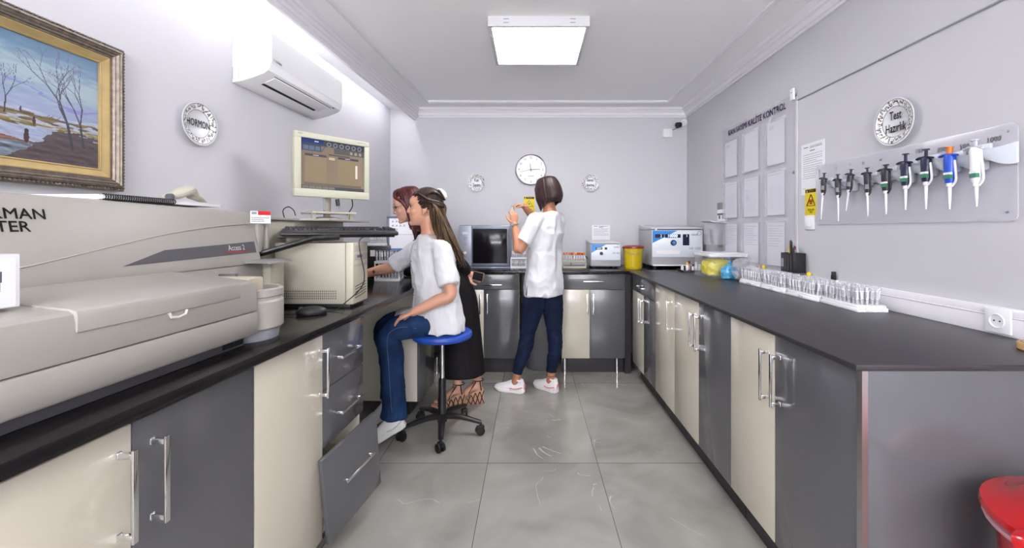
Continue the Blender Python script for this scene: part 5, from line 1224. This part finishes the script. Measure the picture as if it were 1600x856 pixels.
TUNIC = mat('white_cotton', srgb(216, 216, 220), .75, spec=.25, bump=.25, bscale=700)
DEN1 = denim('blue_denim', srgb(20, 38, 72), srgb(38, 68, 112)); DEN3 = denim('indigo_denim', srgb(16, 22, 42), srgb(28, 42, 74))
def sneaker(parent, M, upper, sole, accent, lace=True):
    """M maps local (x toe, y left, z up; origin under the heel) to world"""
    out = [(-.012, .0), (-.006, .024), (.02, .034), (.08, .032), (.15, .042), (.20, .040), (.235, .024), (.25, 0)]
    o2 = [(x, y) for x, y in out]+[(x, -y) for x, y in out[-2:0:-1]]
    rs = []
    for z, s in ((0, .95), (.008, 1.0), (.022, 1.0), (.030, .97)):
        rs.append([(.115+(x-.115)*s, y*s, z+(.010 if x > .22 else 0)*(1 if z < .02 else .4)) for x, y in o2])
    f = MB(); f.rings(rs, M=M); so = obj('sole', f, sole, parent, bevel=.001)
    f = MB()
    R = []
    for x, w, h in ((-.008, .020, .060), (.005, .030, .085), (.03, .034, .088), (.06, .034, .082), (.09, .034, .078), (.12, .037, .066), (.15, .039, .052), (.18, .039, .043), (.21, .034, .036), (.232, .024, .028), (.243, .010, .018)):
        R.append([(x, w*math.cos(a)*1.0, .020+max(0, math.sin(a))*(h) if math.sin(a) > 0 else .020+math.sin(a)*.004) for a in np.linspace(0, 2*PI, 25)[:-1]])
    f.rings(R, M=M); up_ = obj('upper', f, upper, parent, angle=60)
    f = MB()
    for s in (-1, 1):
        f.tube([(.0, s*.029, .05), (.03, s*.0355, .04), (.07, s*.0365, .035), (.10, s*.037, .04)], .0035, 6, seg=3, M=M)
    f.tube([(-.012, -.012, .045), (-.013, 0, .07), (-.012, .012, .045)], .004, 6, seg=3, M=M); obj('side_stripe', f, accent, up_)
    if lace:
        f = MB()
        for k in range(5):
            x = .085+k*.017; z = .096-.0105*k-.0*k; w = .022
            f.tube([(x, -w, z-.012), (x+.004, 0, z+.0025), (x, w, z-.012)], .0022, 6, seg=3, M=M)
        f.tube([(.08, 0, .102), (.07, .015, .112), (.055, .02, .104), (.08, 0, .102)], .0018, 6, seg=3, M=M)
        tag(obj('laces', f, WHITEP, up_), None, None, kind='stuff')
    f = MB(); f.tube([(.036+.03*math.cos(a), .026*math.sin(a), .100+.006*math.cos(a)) for a in np.linspace(0, 2*PI, 20)[:-1]], .007, 8, closed=True, M=M); obj('collar', f, upper, up_)
def foot_M(heel, toe, roll=0):
    h, t = Vector(heel), Vector(toe); x = (t-h).normalized(); z = Vector((0, 0, 1)); y = z.cross(x).normalized(); z = x.cross(y)
    return Matrix(((x.x, y.x, z.x, h.x), (x.y, y.y, z.y, h.y), (x.z, y.z, z.z, h.z), (0, 0, 0, 1)))

# ---------- rolling stool
t = thing('rolling_stool', 'blue round rolling stool under the seated woman', 'stool', (-.565, 2.70, 0), local=True)
f = MB(); f.lathe([(0, .595), (.165, .595), (.183, .602), (.19, .618), (.186, .634), (.17, .643), (0, .646)], n=48); obj('seat', f, mat('blue_vinyl', srgb(36, 78, 176), .42, bump=.2, bscale=300), t)
f = MB(); f.lathe([(0, .585), (.12, .585), (.14, .596), (0, .596)], n=30); obj('seat_plate', f, BLACKP, t)
f = MB(); f.cyl((0, 0, .30), (0, 0, .59), .014, n=18); obj('gas_column', f, CHROME, t)
f = MB(); f.lathe([(0, .07), (.03, .07), (.032, .10), (.026, .12), (.024, .33), (.02, .345), (0, .345)], n=20); obj('column_sleeve', f, BLACKP, t)
for k in range(5):
    a = math.radians(-80+72*k); dx, dy = math.cos(a), math.sin(a)
    f = MB(); f.tube([(dx*.02, dy*.02, .105), (dx*.12, dy*.12, .105), (dx*.25, dy*.25, .078)], [.026, .022, .016], 10, seg=3, flat=(.75, 1), up=(0, 0, 1)); lg = obj('leg', f, BLACKP, t)
    c = Vector((dx*.25, dy*.25, 0)); q = Vector((-dy, dx, 0))
    f = MB(); f.cyl(c+Vector((0, 0, .05)), c+Vector((0, 0, .08)), .008, n=10)
    f.box(-.022, .022, -.012, .012, .035, .058, M=Matrix.Translation(c) @ Matrix.Rotation(a+.6, 4, 'Z')); ct = obj('caster', f, BLACKP, lg, bevel=.003)
    for s in (-1, 1):
        d = Matrix.Rotation(a+.6, 4, 'Z') @ Vector((0, 1, 0)); f = MB(); f.cyl(c+d*s*.008+Vector((-.004, 0, .027)), c+d*s*.022+Vector((-.004, 0, .027)), .027, n=22); obj('wheel', f, mat('wheel_rubber', srgb(22, 22, 24), .55), ct, bevel=.004)

# ---------- seated woman
def person(label, loc): return thing('person', label, 'person', loc)
F1 = Vector((-.80, -.60, 0)); P = person('seated woman in white tunic and blue jeans with long brown hair, reaching across the desk', (-.565, 2.70, .64))
Mh = HM((-.672, 2.685, 1.418), math.radians(186), math.radians(-2), 0, 1.02)
f = MB(); head_shape(f, Mh)
limb(f, [(-.652, 2.71, 1.21), (-.650, 2.705, 1.28), (-.658, 2.695, 1.36)], [.062, .050, .053])
ring_body(f, [(Vector((-.60, 2.70, .70)), .15, .10), (Vector((-.615, 2.70, .95)), .13, .09), (Vector((-.63, 2.70, 1.15)), .15, .09), (Vector((-.65, 2.705, 1.235)), .10, .06)], F1)
sN, eN, wN = Vector((-.545, 2.575, 1.165)), Vector((-.475, 2.495, .905)), Vector((-.685, 2.465, .805))
limb(f, [sN, sN.lerp(eN, .5), eN, eN.lerp(wN, .35), wN], [.047, .042, .037, .037, .024]); hand(f, wN, (-.86, .05, -.36), (-.25, .12, -1), .165, .28, -1)
sF, eF, wF = Vector((-.74, 2.83, 1.165)), Vector((-.93, 2.86, 1.035)), Vector((-1.13, 2.84, .985))
limb(f, [sF, sF.lerp(eF, .5), eF, eF.lerp(wF, .4), wF], [.045, .042, .038, .036, .025]); hand(f, wF, (-1, -.05, -.12), (-.1, 0, -1), .165, .3, 1)
skin = obj('body', remesh(f, .0042, 2), SKIN1, P, recalc=False, angle=80)
face_parts(P, skin, Mh)
f = MB(); f.ball((-.004, .083, -.034), .0035, 8, 6, M=Mh); f.ball((-.004, .084, -.044), .003, 8, 6, M=Mh); obj('earring', f, mat('pearl', (.9, .9, .88), .15), skin)
f = MB()
for q, z in ((0, .0), (.012, .01), (-.012, .012), (0, .022)): f.tube([(-1.045+q*.5, 2.815, 1.004+z*.6), (-1.04+q*.5, 2.81, .996+z*.7)], .003, 6)
obj('tattoo', f, INK, skin)
f = MB()
ring_body(f, [(Vector((-.590, 2.70, .655)), .195, .150), (Vector((-.595, 2.70, .72)), .192, .152), (Vector((-.605, 2.70, .86)), .172, .138), (Vector((-.615, 2.70, 1.0)), .172, .140), (Vector((-.62, 2.70, 1.10)), .180, .135), (Vector((-.63, 2.70, 1.175)), .178, .105), (Vector((-.642, 2.703, 1.222)), .120, .078), (Vector((-.650, 2.705, 1.248)), .070, .064)], F1)
limb(f, [sN+Vector((-.03, .03, .01)), sN+Vector((.0, -.005, -.01)), sN.lerp(eN, .45), sN.lerp(eN, .80)], [.056, .061, .061, .062], capr=False)
limb(f, [sF+Vector((.04, -.02, .0)), sF, sF.lerp(eF, .5), sF.lerp(eF, .92)], [.055, .059, .059, .061], capr=False)
limb(f, [Vector((-.60, 2.64, .745)), Vector((-.70, 2.63, .752)), Vector((-.79, 2.64, .752))], [.085, .08, .06], flat=(.48, 1.15), up=(0, 0, 1), capr=False)
limb(f, [Vector((-.60, 2.72, .74)), Vector((-.74, 2.72, .748)), Vector((-.86, 2.70, .738))], [.10, .09, .075], flat=(.45, 1.1), up=(0, 0, 1), capr=False)
tu = cloth('tunic', f, TUNIC, P, .0062, 2, .015, 8.5, (1, 1, .6), 3)
f = MB(); dl = F1.normalized()
for k in range(22):
    z = 1.215-k*.025; cx = -.645+.0016*k+dl.x*(.082+.062*min(1, (k/6))); 
def lsur(tgt, o, d, off=.002):
    """point on a mesh hit from o along d (object space = thing space)"""
    b = BASE[tgt.name]; from mathutils.bvhtree import BVHTree
    if tgt.name not in BV: BV[tgt.name] = BVHTree.FromPolygons([v.co.copy() for v in tgt.data.vertices], [tuple(p.vertices) for p in tgt.data.polygons])
    h = BV[tgt.name].ray_cast(Vector(o)-b, Vector(d).normalized())
    return None if h[0] is None else h[0]+b+h[1]*off
BV = {}
pl = [lsur(tu, (-.64+dl.x*.5, 2.70+dl.y*.5, z), (-dl.x, -dl.y, 0), .0005) for z in np.linspace(1.20, .80, 18)]; pl = [p for p in pl if p is not None]
f = MB(); f.tube(pl, .0022, 6, seg=2); obj('placket_seam', f, mat('seam_white', srgb(214, 213, 222), .8), tu)
for z in (1.16, 1.09, 1.02, .95, .88):
    p = lsur(tu, (-.64+dl.x*.5, 2.70+dl.y*.5, z), (-dl.x, -dl.y, 0), .002)
    if p is not None: f = MB(); f.ball(tuple(p), .0045, 10, 6); obj('button', f, MGREY, tu)
# embroidered word on the chest
lf1 = Vector((0, 0, 1)).cross(F1.normalized()); tm = MB(); tm.text('Önder', .034, 0, 0, 0, bold=.0012); tm.text('LABORATUVARI', .010, 0, -.022, 0, bold=.0002)
o_ = Vector((-.635, 2.70, 1.075))+lf1*(-.055)
vs = []
for (x, y, z) in tm.v:
    s = o_-lf1*x*-1*1+Vector((0, 0, z))+F1.normalized()*.4; s = o_+lf1*(x)+Vector((0, 0, z))+F1.normalized()*.4
    h = lsur(tu, s, -F1, .0012); vs.append(tuple(h) if h is not None else tuple(s-F1.normalized()*.26))
tm.v = vs; obj('embroidery', tm, mat('blue_thread', srgb(52, 76, 170), .6), tu, smooth=False, recalc=False)
# jeans
kN, aN = Vector((-.865, 2.57, .655)), Vector((-.835, 2.60, .215)); kF, aF = Vector((-.945, 2.76, .645)), Vector((-.915, 2.80, .26))
f = MB(); ring_body(f, [(Vector((-.575, 2.70, .650)), .16, .12), (Vector((-.58, 2.70, .70)), .17, .13), (Vector((-.59, 2.70, .80)), .15, .12)], F1)
limb(f, [Vector((-.57, 2.62, .695)), Vector((-.72, 2.59, .705)), kN, kN+Vector((.022, .01, -.12)), (kN+aN)/2+Vector((.012, 0, -.05)), aN, aN+Vector((-.004, 0, -.075))], [.088, .082, .070, .066, .064, .072, .082], capr=False)
limb(f, [Vector((-.59, 2.77, .695)), Vector((-.78, 2.77, .70)), kF, kF+Vector((.01, .01, -.12)), (kF+aF)/2, aF, aF+Vector((.0, 0, -.08))], [.088, .080, .070, .066, .064, .072, .08], capr=False)
f.ball(tuple(kN), .068, 14, 10); f.ball(tuple(kF), .068, 14, 10)
je = cloth('jeans', f, DEN1, P, .0062, 2, .0055, 12, (1, 1, .8), 9)
f = MB(); pts = [lsur(je, (x, 2.2, z), (0, 1, 0), .0006) for x, z in [(-.68, .70), (-.74, .71), (-.80, .70), (-.842, .665), (-.85, .60), (-.845, .5), (-.84, .4), (-.835, .3), (-.83, .2)]]
f.tube([p for p in pts if p is not None], .0014, 5, seg=4); obj('side_seam', f, mat('denim_thread', srgb(96, 118, 156), .8), je)
sk = mat('white_leather', srgb(228, 230, 228), .4, mottle=.03)
f = MB(); limb(f, [(-.835, 2.60, .16), (-.83, 2.60, .20)], [.035, .036]); obj('ankle', f, SKIN1, P)
sh = obj('shoe_insole', MB().box(0, .001, 0, .001, 0, .001), sk, P) if False else None
sneaker(P, foot_M((-.768, 2.595, .088), (-.945, 2.545, .0)), sk, mat('sole_white', srgb(222, 224, 216), .5), mat('pale_grey_leather', srgb(198, 202, 204), .45))
sneaker(P, foot_M((-.87, 2.80, .085), (-1.05, 2.80, .0)), sk, mat('sole_white', ()), mat('pale_grey_leather', ()))
# long hair
HB = hair_mat('brown_hair', srgb(32, 23, 19), srgb(74, 54, 42))
rnd = random.Random(11)
f = MB(); cap = []
f.ball((-.016, 0, .045), (.099, .080, .090), 32, 20, M=Mh)
Mi = Mh.inverted(); keep = []
cf = MB(); cf.v = f.v
cf.f = [q for q in f.f if all((lambda p: (p.x < .050 or p.z > .070) and (p.z > .030+(p.x-.02)*1.3 if p.x > -.03 else p.z > -.055) )(Mi @ Vector(f.v[i])) for i in q)]; cf.m = [0]*len(cf.f)
hr = obj('hair', cf, HB, P, angle=80)
specs = []
for k in range(70):       # swept back from the forehead over the crown to the clip
    s = rnd.uniform(-1, 1); a = s*1.25; y0 = .064*math.sin(a); z0 = .080-.045*(1-math.cos(a)) if abs(s) < .6 else .066-.070*(abs(s)-.45)
    x0 = .080-.05*abs(s)**1.3
    j = rnd.uniform(-.004, .004)
    specs.append(([(x0, y0, z0-.006), (x0-.03, y0*1.12, z0+.024+j), (-.045, y0*1.05, .118-.028*abs(s)+j), (-.095, y0*.65, .095-.02*abs(s)+j), (-.118, y0*.35, .060)], [.004, .011, .013, .012, .009]))
for k in range(40):       # temples and sides, swept back over the ear
    sg = 1 if k % 2 else -1; q = rnd.uniform(0, 1); z0 = .080-.085*q
    specs.append(([(.058-.052*q, sg*(.052+.022*min(1, q*1.6)), z0), (.03-.045*q, sg*.080, z0+.008), (-.03, sg*.086, .055-.03*q), (-.085, sg*.064, .045-.03*q), (-.12, sg*.035, .03-.02*q)], [.003, .011, .012, .011, .008]))
for k in range(95):       # falling over the back
    s = rnd.uniform(-1, 1); q = rnd.uniform(0, 1); y0 = .074*s; x0 = -.045-.055*(1-abs(s)); L = rnd.uniform(.17, .27)*(.8+.2*q); j = rnd.uniform(-.006, .006)
    specs.append(([(x0+.02, y0*.9, .075), (x0-.02-.012*q, y0*1.05, .01), (-.075-.055*q+j, y0*1.02, -.07), (-.09-.085*q+j, y0*.95, -.16), (-.12-.105*q+j*2, y0*.85+j, -.16-L*.45), (-.14-.115*q+j*3, y0*.6+j*2, -.10-L)], [.008, .015, .016, .016, .013, .003]))
for k in range(14):       # locks behind the near ear and over the shoulder line
    j = rnd.uniform(-.006, .006); specs.append(([(-.03, .074, .05), (-.045+j, .081, .0), (-.055+j, .080, -.06), (-.075+j, .078, -.13), (-.11+j*2, .075, -.19), (-.13+j*3, .075, -.25)], [.008, .012, .012, .011, .009, .003]))
HB2 = hair_mat('brown_hair_ends', srgb(36, 26, 20), srgb(116, 90, 60))
hair_locks('hair_locks', hr, Mh, HB, specs[:110])
hair_locks('hair_lengths', hr, Mh, HB2, specs[110:])
f = MB(); f.tube([(-.070, .0, .122), (-.095, .012, .120), (-.118, .02, .098), (-.130, .02, .075)], [.006, .014, .016, .009], 12, seg=4, flat=(.5, 1.4), M=Mh); f.tube([(-.070, .0, .122), (-.09, -.02, .118), (-.115, -.03, .095)], [.006, .014, .007], 12, seg=4, flat=(.5, 1.4), M=Mh); obj('hair_clip', f, mat('cream_satin', srgb(240, 232, 222), .4), P)

# ---------- leaning woman behind her
P = person('red-haired woman in glasses and black dress leaning over the desk behind the seated woman', (-.50, 3.12, 0))
Mh = HM((-.868, 2.985, 1.452), math.radians(198), math.radians(16), 0, 1.0)
f = MB(); head_shape(f, Mh)
limb(f, [(-.76, 3.05, 1.24), (-.80, 3.03, 1.31), (-.845, 3.0, 1.40)], [.060, .050, .052])
sR, eR, wR = Vector((-.64, 2.93, 1.19)), Vector((-.47, 2.90, .99)), Vector((-.455, 3.03, .965))
sR = Vector((-.66, 2.99, 1.20)); eR = Vector((-.49, 3.00, 1.03)); wR = Vector((-.455, 3.06, .965))
limb(f, [(-.78, 3.04, 1.27), (-.70, 3.06, 1.12), (-.56, 3.09, .90), (-.53, 3.10, .70)], [.06, .09, .09, .08]); limb(f, [(-.72, 3.03, 1.17), sR, eR, wR], [.03, .04, .033, .024]); hand(f, wR, (.95, -.15, -.25), (.1, -1, .1), .165, .55, 1)
sL, eL, wL = Vector((-.82, 3.14, 1.19)), Vector((-.88, 3.17, 1.05)), Vector((-.90, 3.10, .96))
for a in ((-.56, 3.08, 0), (-.43, 3.16, 0)):
    a = Vector(a); limb(f, [Vector((-.53, 3.10, .74)), a+Vector((-.02 if a.x > -.5 else .02, 0, .6)), a+Vector((-.01, 0, .40))], [.06, .05, .045]); limb(f, [a+Vector((.0, 0, .40)), a+Vector((.015, 0, .25)), a+Vector((.03, .0, .15)), a+Vector((.02, 0, .12))], [.045, .040, .031, .034])
    limb(f, [a+Vector((.035, 0, .12)), a+Vector((-.01, -.01, .115)), a+Vector((-.075, -.02, .065)), a+Vector((-.125, -.03, .050))], [.030, .032, .028, .016], flat=(.8, 1.15), up=(0, 0, 1))
skin = obj('body', remesh(f, .0042, 2), SKIN2, P, recalc=False, angle=80)
face_parts(P, skin, Mh, glasses=True, lipc=mat('lip_red', srgb(172, 60, 62), .35))
DR = mat('black_crepe', srgb(20, 17, 20), .7, spec=.25, bump=.2, bscale=300)
f = MB(); Fw = Vector((-.93, -.36, 0))
ring_body(f, [(Vector((-.505, 3.10, .245)), .17, .165), (Vector((-.51, 3.10, .45)), .165, .15), (Vector((-.53, 3.10, .75)), .165, .135), (Vector((-.56, 3.09, .90)), .165, .12), (Vector((-.63, 3.08, 1.05)), .145, .11), (Vector((-.72, 3.06, 1.18)), .155, .105), (Vector((-.765, 3.05, 1.245)), .10, .075), (Vector((-.79, 3.04, 1.275)), .062, .058)], Fw)
limb(f, [sR, sR.lerp(eR, .5), eR, eR.lerp(wR, .75)], [.058, .052, .046, .038], capr=False); limb(f, [sL, eL, wL], [.055, .046, .034], capr=False)
cloth('dress', f, DR, P, .0075, 2, .006, 6, (1, 1, .25), 5)
HR = hair_mat('red_hair', srgb(44, 14, 18), srgb(98, 32, 36)); rnd = random.Random(4)
f = MB(); f.ball((-.016, 0, .045), (.100, .082, .092), 32, 20, M=Mh); Mi = Mh.inverted(); cf = MB(); cf.v = f.v
cf.f = [q for q in f.f if all((lambda p: (p.x < .05 or p.z > .072) and (p.z > .02 if p.x > .01 else p.z > -.08))(Mi @ Vector(f.v[i])) for i in q)]; cf.m = [0]*len(cf.f)
hr = obj('hair', cf, HR, P, angle=80); specs = []
for k in range(90):
    s = rnd.uniform(-1, 1); a = s*PI*.80; ca, sa = math.cos(a), math.sin(a); j = rnd.uniform(-.006, .006)
    fx = -ca; L = rnd.uniform(.10, .19) if abs(s) > .72 else rnd.uniform(.12, .2)
    if fx > .45: specs.append(([(.02, .0, .132), (.055, .03*math.copysign(1, sa), .118), (.068, .055*math.copysign(1, sa)+j, .078), (.036, .078*math.copysign(1, sa)+j, .035), (.012, .084*math.copysign(1, sa), -.04), (.022+j, .074*math.copysign(1, sa), -.07-L*.55)], [.004, .012, .011, .010, .008, .002]))
    else: specs.append(([(-.01, 0, .135), (-.016+.07*fx, .055*sa, .115), (-.022+.098*fx, .084*sa, .05+j), (-.028+.094*fx, .088*sa, -.02), (-.024+.09*fx, .086*sa, -.08), (-.02+.09*fx+j, .082*sa+j, -.08-L*.8)], [.004, .013, .015, .013, .011, .003]))
hair_locks('hair_locks', hr, Mh, HR, specs)
# lattice wedge sandals
TAN = mat('tan_leather', srgb(196, 152, 122), .5, mottle=.05); DKB = mat('dark_strap', srgb(44, 30, 28), .5)
for a in ((-.56, 3.08), (-.43, 3.16)):
    Ms = Matrix.Translation((a[0]+.075, a[1]+.01, 0)) @ Matrix.Rotation(PI+.2, 4, 'Z')
    f = MB(); pr = []
    for x, w, zt_ in ((0, .024, .105), (.03, .03, .108), (.08, .03, .085), (.13, .036, .052), (.18, .038, .036), (.22, .028, .034), (.235, .012, .034)):
        pr.append([(x, -w, 0), (x, -w*1.05, zt_*.5), (x, -w, zt_), (x, w, zt_), (x, w*1.05, zt_*.5), (x, w, 0)])
    f.rings(pr, M=Ms); so = obj('sandal_wedge', f, TAN, P, bevel=.003, angle=50)
    f = MB()
    for s in (-1, 1):
        for k in range(6):
            x = .0+k*.032; zt_ = np.interp(x, [0, .08, .13, .18, .22], [.105, .085, .052, .036, .034]); zt2 = np.interp(x+.03, [0, .08, .13, .18, .22], [.105, .085, .052, .036, .034])
            f.tube([(x, s*.0335, .004), (x+.03, s*.037, zt2*.95)], .0035, 5, M=Ms); f.tube([(x+.03, s*.037, .004), (x, s*.0335, zt_*.95)], .0035, 5, M=Ms)
    tag(obj('wedge_lattice', f, DKB, so), None, None, kind='stuff')
    f = MB()
    for x, w, h, z in ((.145, .039, .045, .045), (.165, .039, .035, .038), (.185, .038, .03, .036), (.11, .037, .06, .06)):
        f.tube([(x, -w, z-.01), (x, -w*.8, z+h*.6), (x+.004, 0, z+h), (x, w*.8, z+h*.6), (x, w, z-.01)], .0045, 6, seg=3, flat=(.6, 1.6), M=Ms)
    f.tube([(.04+.04*math.cos(q), .036*math.sin(q), .17) for q in np.linspace(0, 2*PI, 20)[:-1]], .004, 6, closed=True, M=Ms)
    for s in (-1, 1): f.tube([(.02, s*.032, .1), (.03, s*.036, .17)], .0045, 6, M=Ms); f.tube([(.11, s*.034, .09), (.06, s*.036, .165)], .0045, 6, M=Ms)
    obj('sandal_straps', f, DKB, so)
# phone in her hand
t = thing('phone', 'dark phone held behind the seated woman\'s back', 'phone', (-.375, 2.995, .925), local=True)
M = Matrix.Rotation(math.radians(12), 4, 'Y') @ Matrix.Rotation(math.radians(-12), 4, 'Z')
f = MB(); f.box(-.045, .035, -.005, .004, -.0, .062, M=M); pb = obj('phone_body', f, mat('gold_edge', srgb(150, 130, 100), .3, .6), t, bevel=.003)
f = MB(); f.box(-.042, .032, -.0058, -.005, .003, .059, M=M); obj('phone_screen', f, mat('black_glass', ()), pb, smooth=False)

# ---------- standing woman at the far worktop
P = person('woman with dark bob standing with her back turned in white tunic and dark jeans', (.05, 3.42, 0))
F3 = Vector((-.80, .60, 0)).normalized()
Mh = HM((.122, 3.385, 1.578), math.radians(150), math.radians(12), 0, .95)
f = MB(); head_shape(f, Mh)
limb(f, [(.15, 3.36, 1.38), (.145, 3.365, 1.45), (.128, 3.375, 1.52)], [.06, .050, .052])
ring_body(f, [(Vector((.10, 3.37, .85)), .14, .10), (Vector((.11, 3.365, 1.1)), .13, .09), (Vector((.13, 3.36, 1.34)), .15, .085), (Vector((.145, 3.36, 1.41)), .10, .06)], F3)
sL, eL, wL = Vector((.040, 3.235, 1.360)), Vector((-.092, 3.195, 1.130)), Vector((-.128, 3.25, 1.325))
limb(f, [sL, sL.lerp(eL, .5), eL, eL.lerp(wL, .35), wL], [.045, .041, .036, .035, .024]); hand(f, wL, (-.05, .12, 1), (-.3, .9, 0), .16, .55, 1)
sR, eR, wR = Vector((.225, 3.50, 1.365)), Vector((.060, 3.62, 1.335)), Vector((-.055, 3.46, 1.475))
limb(f, [sR, sR.lerp(eR, .5), eR, eR.lerp(wR, .35), wR], [.045, .041, .036, .035, .024]); hand(f, wR, (-1, -.45, .12), (-.1, -.2, -1), .16, .6, 1)
ank = [(Vector((-.095, 3.36, 0)), Vector((-.30, 3.43, 0))), (Vector((.175, 3.375, 0)), Vector((.015, 3.53, 0)))]
for a, b in ank:
    d = (b-a).normalized(); limb(f, [Vector((.10, 3.365, .88)), (Vector((.04, 3.33, .80)) if a.x < 0 else Vector((.155, 3.40, .80))), (Vector((-.030, 3.35, .47)) if a.x < 0 else Vector((.185, 3.40, .47))), a+d*.02+Vector((0, 0, .22))], [.05, .05, .03, .026]); limb(f, [a+d*.02+Vector((0, 0, .20)), a+d*.02+Vector((0, 0, .12)), a+d*.03+Vector((0, 0, .08))], [.028, .033, .034])
skin = obj('body', remesh(f, .0042, 2), SKIN3, P, recalc=False, angle=80)
face_parts(P, skin, Mh)
f = MB()
ring_body(f, [(Vector((.100, 3.36, .775)), .180, .135), (Vector((.100, 3.36, .86)), .178, .132), (Vector((.105, 3.362, 1.0)), .160, .118), (Vector((.110, 3.362, 1.12)), .152, .112), (Vector((.118, 3.36, 1.25)), .168, .112), (Vector((.128, 3.36, 1.335)), .182, .100), (Vector((.138, 3.36, 1.385)), .140, .082), (Vector((.145, 3.362, 1.425)), .072, .062)], F3)
limb(f, [Vector((.08, 3.27, 1.36)), sL, sL.lerp(eL, .4), sL.lerp(eL, .74)], [.055, .060, .061, .063], capr=False)
limb(f, [Vector((.19, 3.46, 1.36)), sR, sR.lerp(eR, .45), sR.lerp(eR, .80)], [.055, .059, .060, .062], capr=False)
tu = cloth('tunic', f, TUNIC, P, .0062, 2, .014, 8, (1, 1, .7), 12)
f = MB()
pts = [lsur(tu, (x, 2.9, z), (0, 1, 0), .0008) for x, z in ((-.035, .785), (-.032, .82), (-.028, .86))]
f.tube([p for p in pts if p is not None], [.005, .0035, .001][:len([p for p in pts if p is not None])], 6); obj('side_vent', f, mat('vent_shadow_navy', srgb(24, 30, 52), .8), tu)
f = MB()
K = [(Vector((.04, 3.33, .83)), Vector((-.030, 3.35, .47)), ank[0]), (Vector((.155, 3.40, .83)), Vector((.185, 3.40, .47)), ank[1])]
for h_, k_, (a, b) in K:
    d = (b-a).normalized(); an = a+d*.022+Vector((0, 0, .155)); limb(f, [h_, h_.lerp(k_, .5)+Vector((.004, 0, 0)), k_, k_.lerp(an, .35)+Vector((.014, -.012, 0)), an], [.095, .083, .060, .058, .041], capr=False)
ring_body(f, [(Vector((.098, 3.365, .78)), .15, .115), (Vector((.10, 3.365, .88)), .15, .11)], F3)
je = cloth('jeans', f, DEN3, P, .0062, 2, .004, 13, (1, 1, 1.6), 2, extra=lambda p: 1.6 if p.z < .5 else .7)
WS = mat('white_mesh_shoe', srgb(234, 230, 232), .6, bump=.4, bscale=500); PK = mat('pink_trim', srgb(228, 120, 128), .45)
for a, b in ank: d = (b-a).normalized(); sneaker(P, foot_M(a-d*.035, b), WS, mat('sole_offwhite', srgb(238, 234, 234), .5), PK)
f = MB(); a, b = ank[1]; d = (b-a).normalized(); c = a+d*.022; f.tube([tuple(c+Vector((.037*math.cos(q), .037*math.sin(q), .125))) for q in np.linspace(0, 2*PI, 20)[:-1]], .0022, 6, closed=True); obj('anklet', f, DKB, P)
HK = hair_mat('dark_bob_hair', srgb(30, 20, 20), srgb(62, 40, 38)); rnd = random.Random(8)
f = MB(); f.ball((-.018, 0, .042), (.101, .085, .094), 32, 20, M=Mh); Mi = Mh.inverted(); cf = MB(); cf.v = f.v
cf.f = [q for q in f.f if all((lambda p: (p.x < .045 or p.z > .085) and (p.z > .02 if p.x > .02 else p.z > -.08))(Mi @ Vector(f.v[i])) for i in q)]; cf.m = [0]*len(cf.f)
hr = obj('hair', cf, HK, P, angle=80); specs = []
for k in range(150):
    s = rnd.uniform(-1, 1); a = s*PI*.78; ca, sa = math.cos(a), math.sin(a); fx = -ca; j = rnd.uniform(-.003, .003); e = -.095-.045*max(0, fx+.3)+rnd.uniform(-.008, .008)
    specs.append(([(-.005, 0, .133), (-.018+.072*fx, .060*sa, .116), (-.018+.106*fx, .090*sa, .045+j), (-.018+.114*fx, .099*sa, -.025+j), (-.016+.108*fx, .097*sa, -.065), (-.014+.090*fx+j, .084*sa+j, e)], [.006, .014, .017, .017, .014, .005]))
hair_locks('hair_locks', hr, Mh, HK, specs)
f = MB(); c = wL; f.tube([tuple(c+Vector((.029*math.cos(q), .027*math.sin(q), .005+.004*math.sin(q)))) for q in np.linspace(0, 2*PI, 24)[:-1]], .004, 6, flat=(1, 1.6), closed=True); w_ = obj('watch_band', f, mat('gold_edge', ()), P)
f = MB(); f.cyl(c+Vector((-.01, -.027, .005)), c+Vector((-.012, -.034, .005)), .013, n=18); obj('watch_face', f, STEEL, w_)
t = thing('sample_vial', 'small clear vial held up between the standing woman\'s hands', 'vial', (-.150, 3.36, 1.40), local=True)
f = MB(); f.lathe([(0, 0), (.006, .002), (.008, .008), (.008, .065), (0, .065)], n=14); obj('vial_body', f, TUBE, t)
f = MB(); f.lathe([(0, .063), (.0095, .063), (.0095, .078), (0, .078)], n=14); obj('cap', f, mat('teal_cap', srgb(120, 150, 140), .4), t)
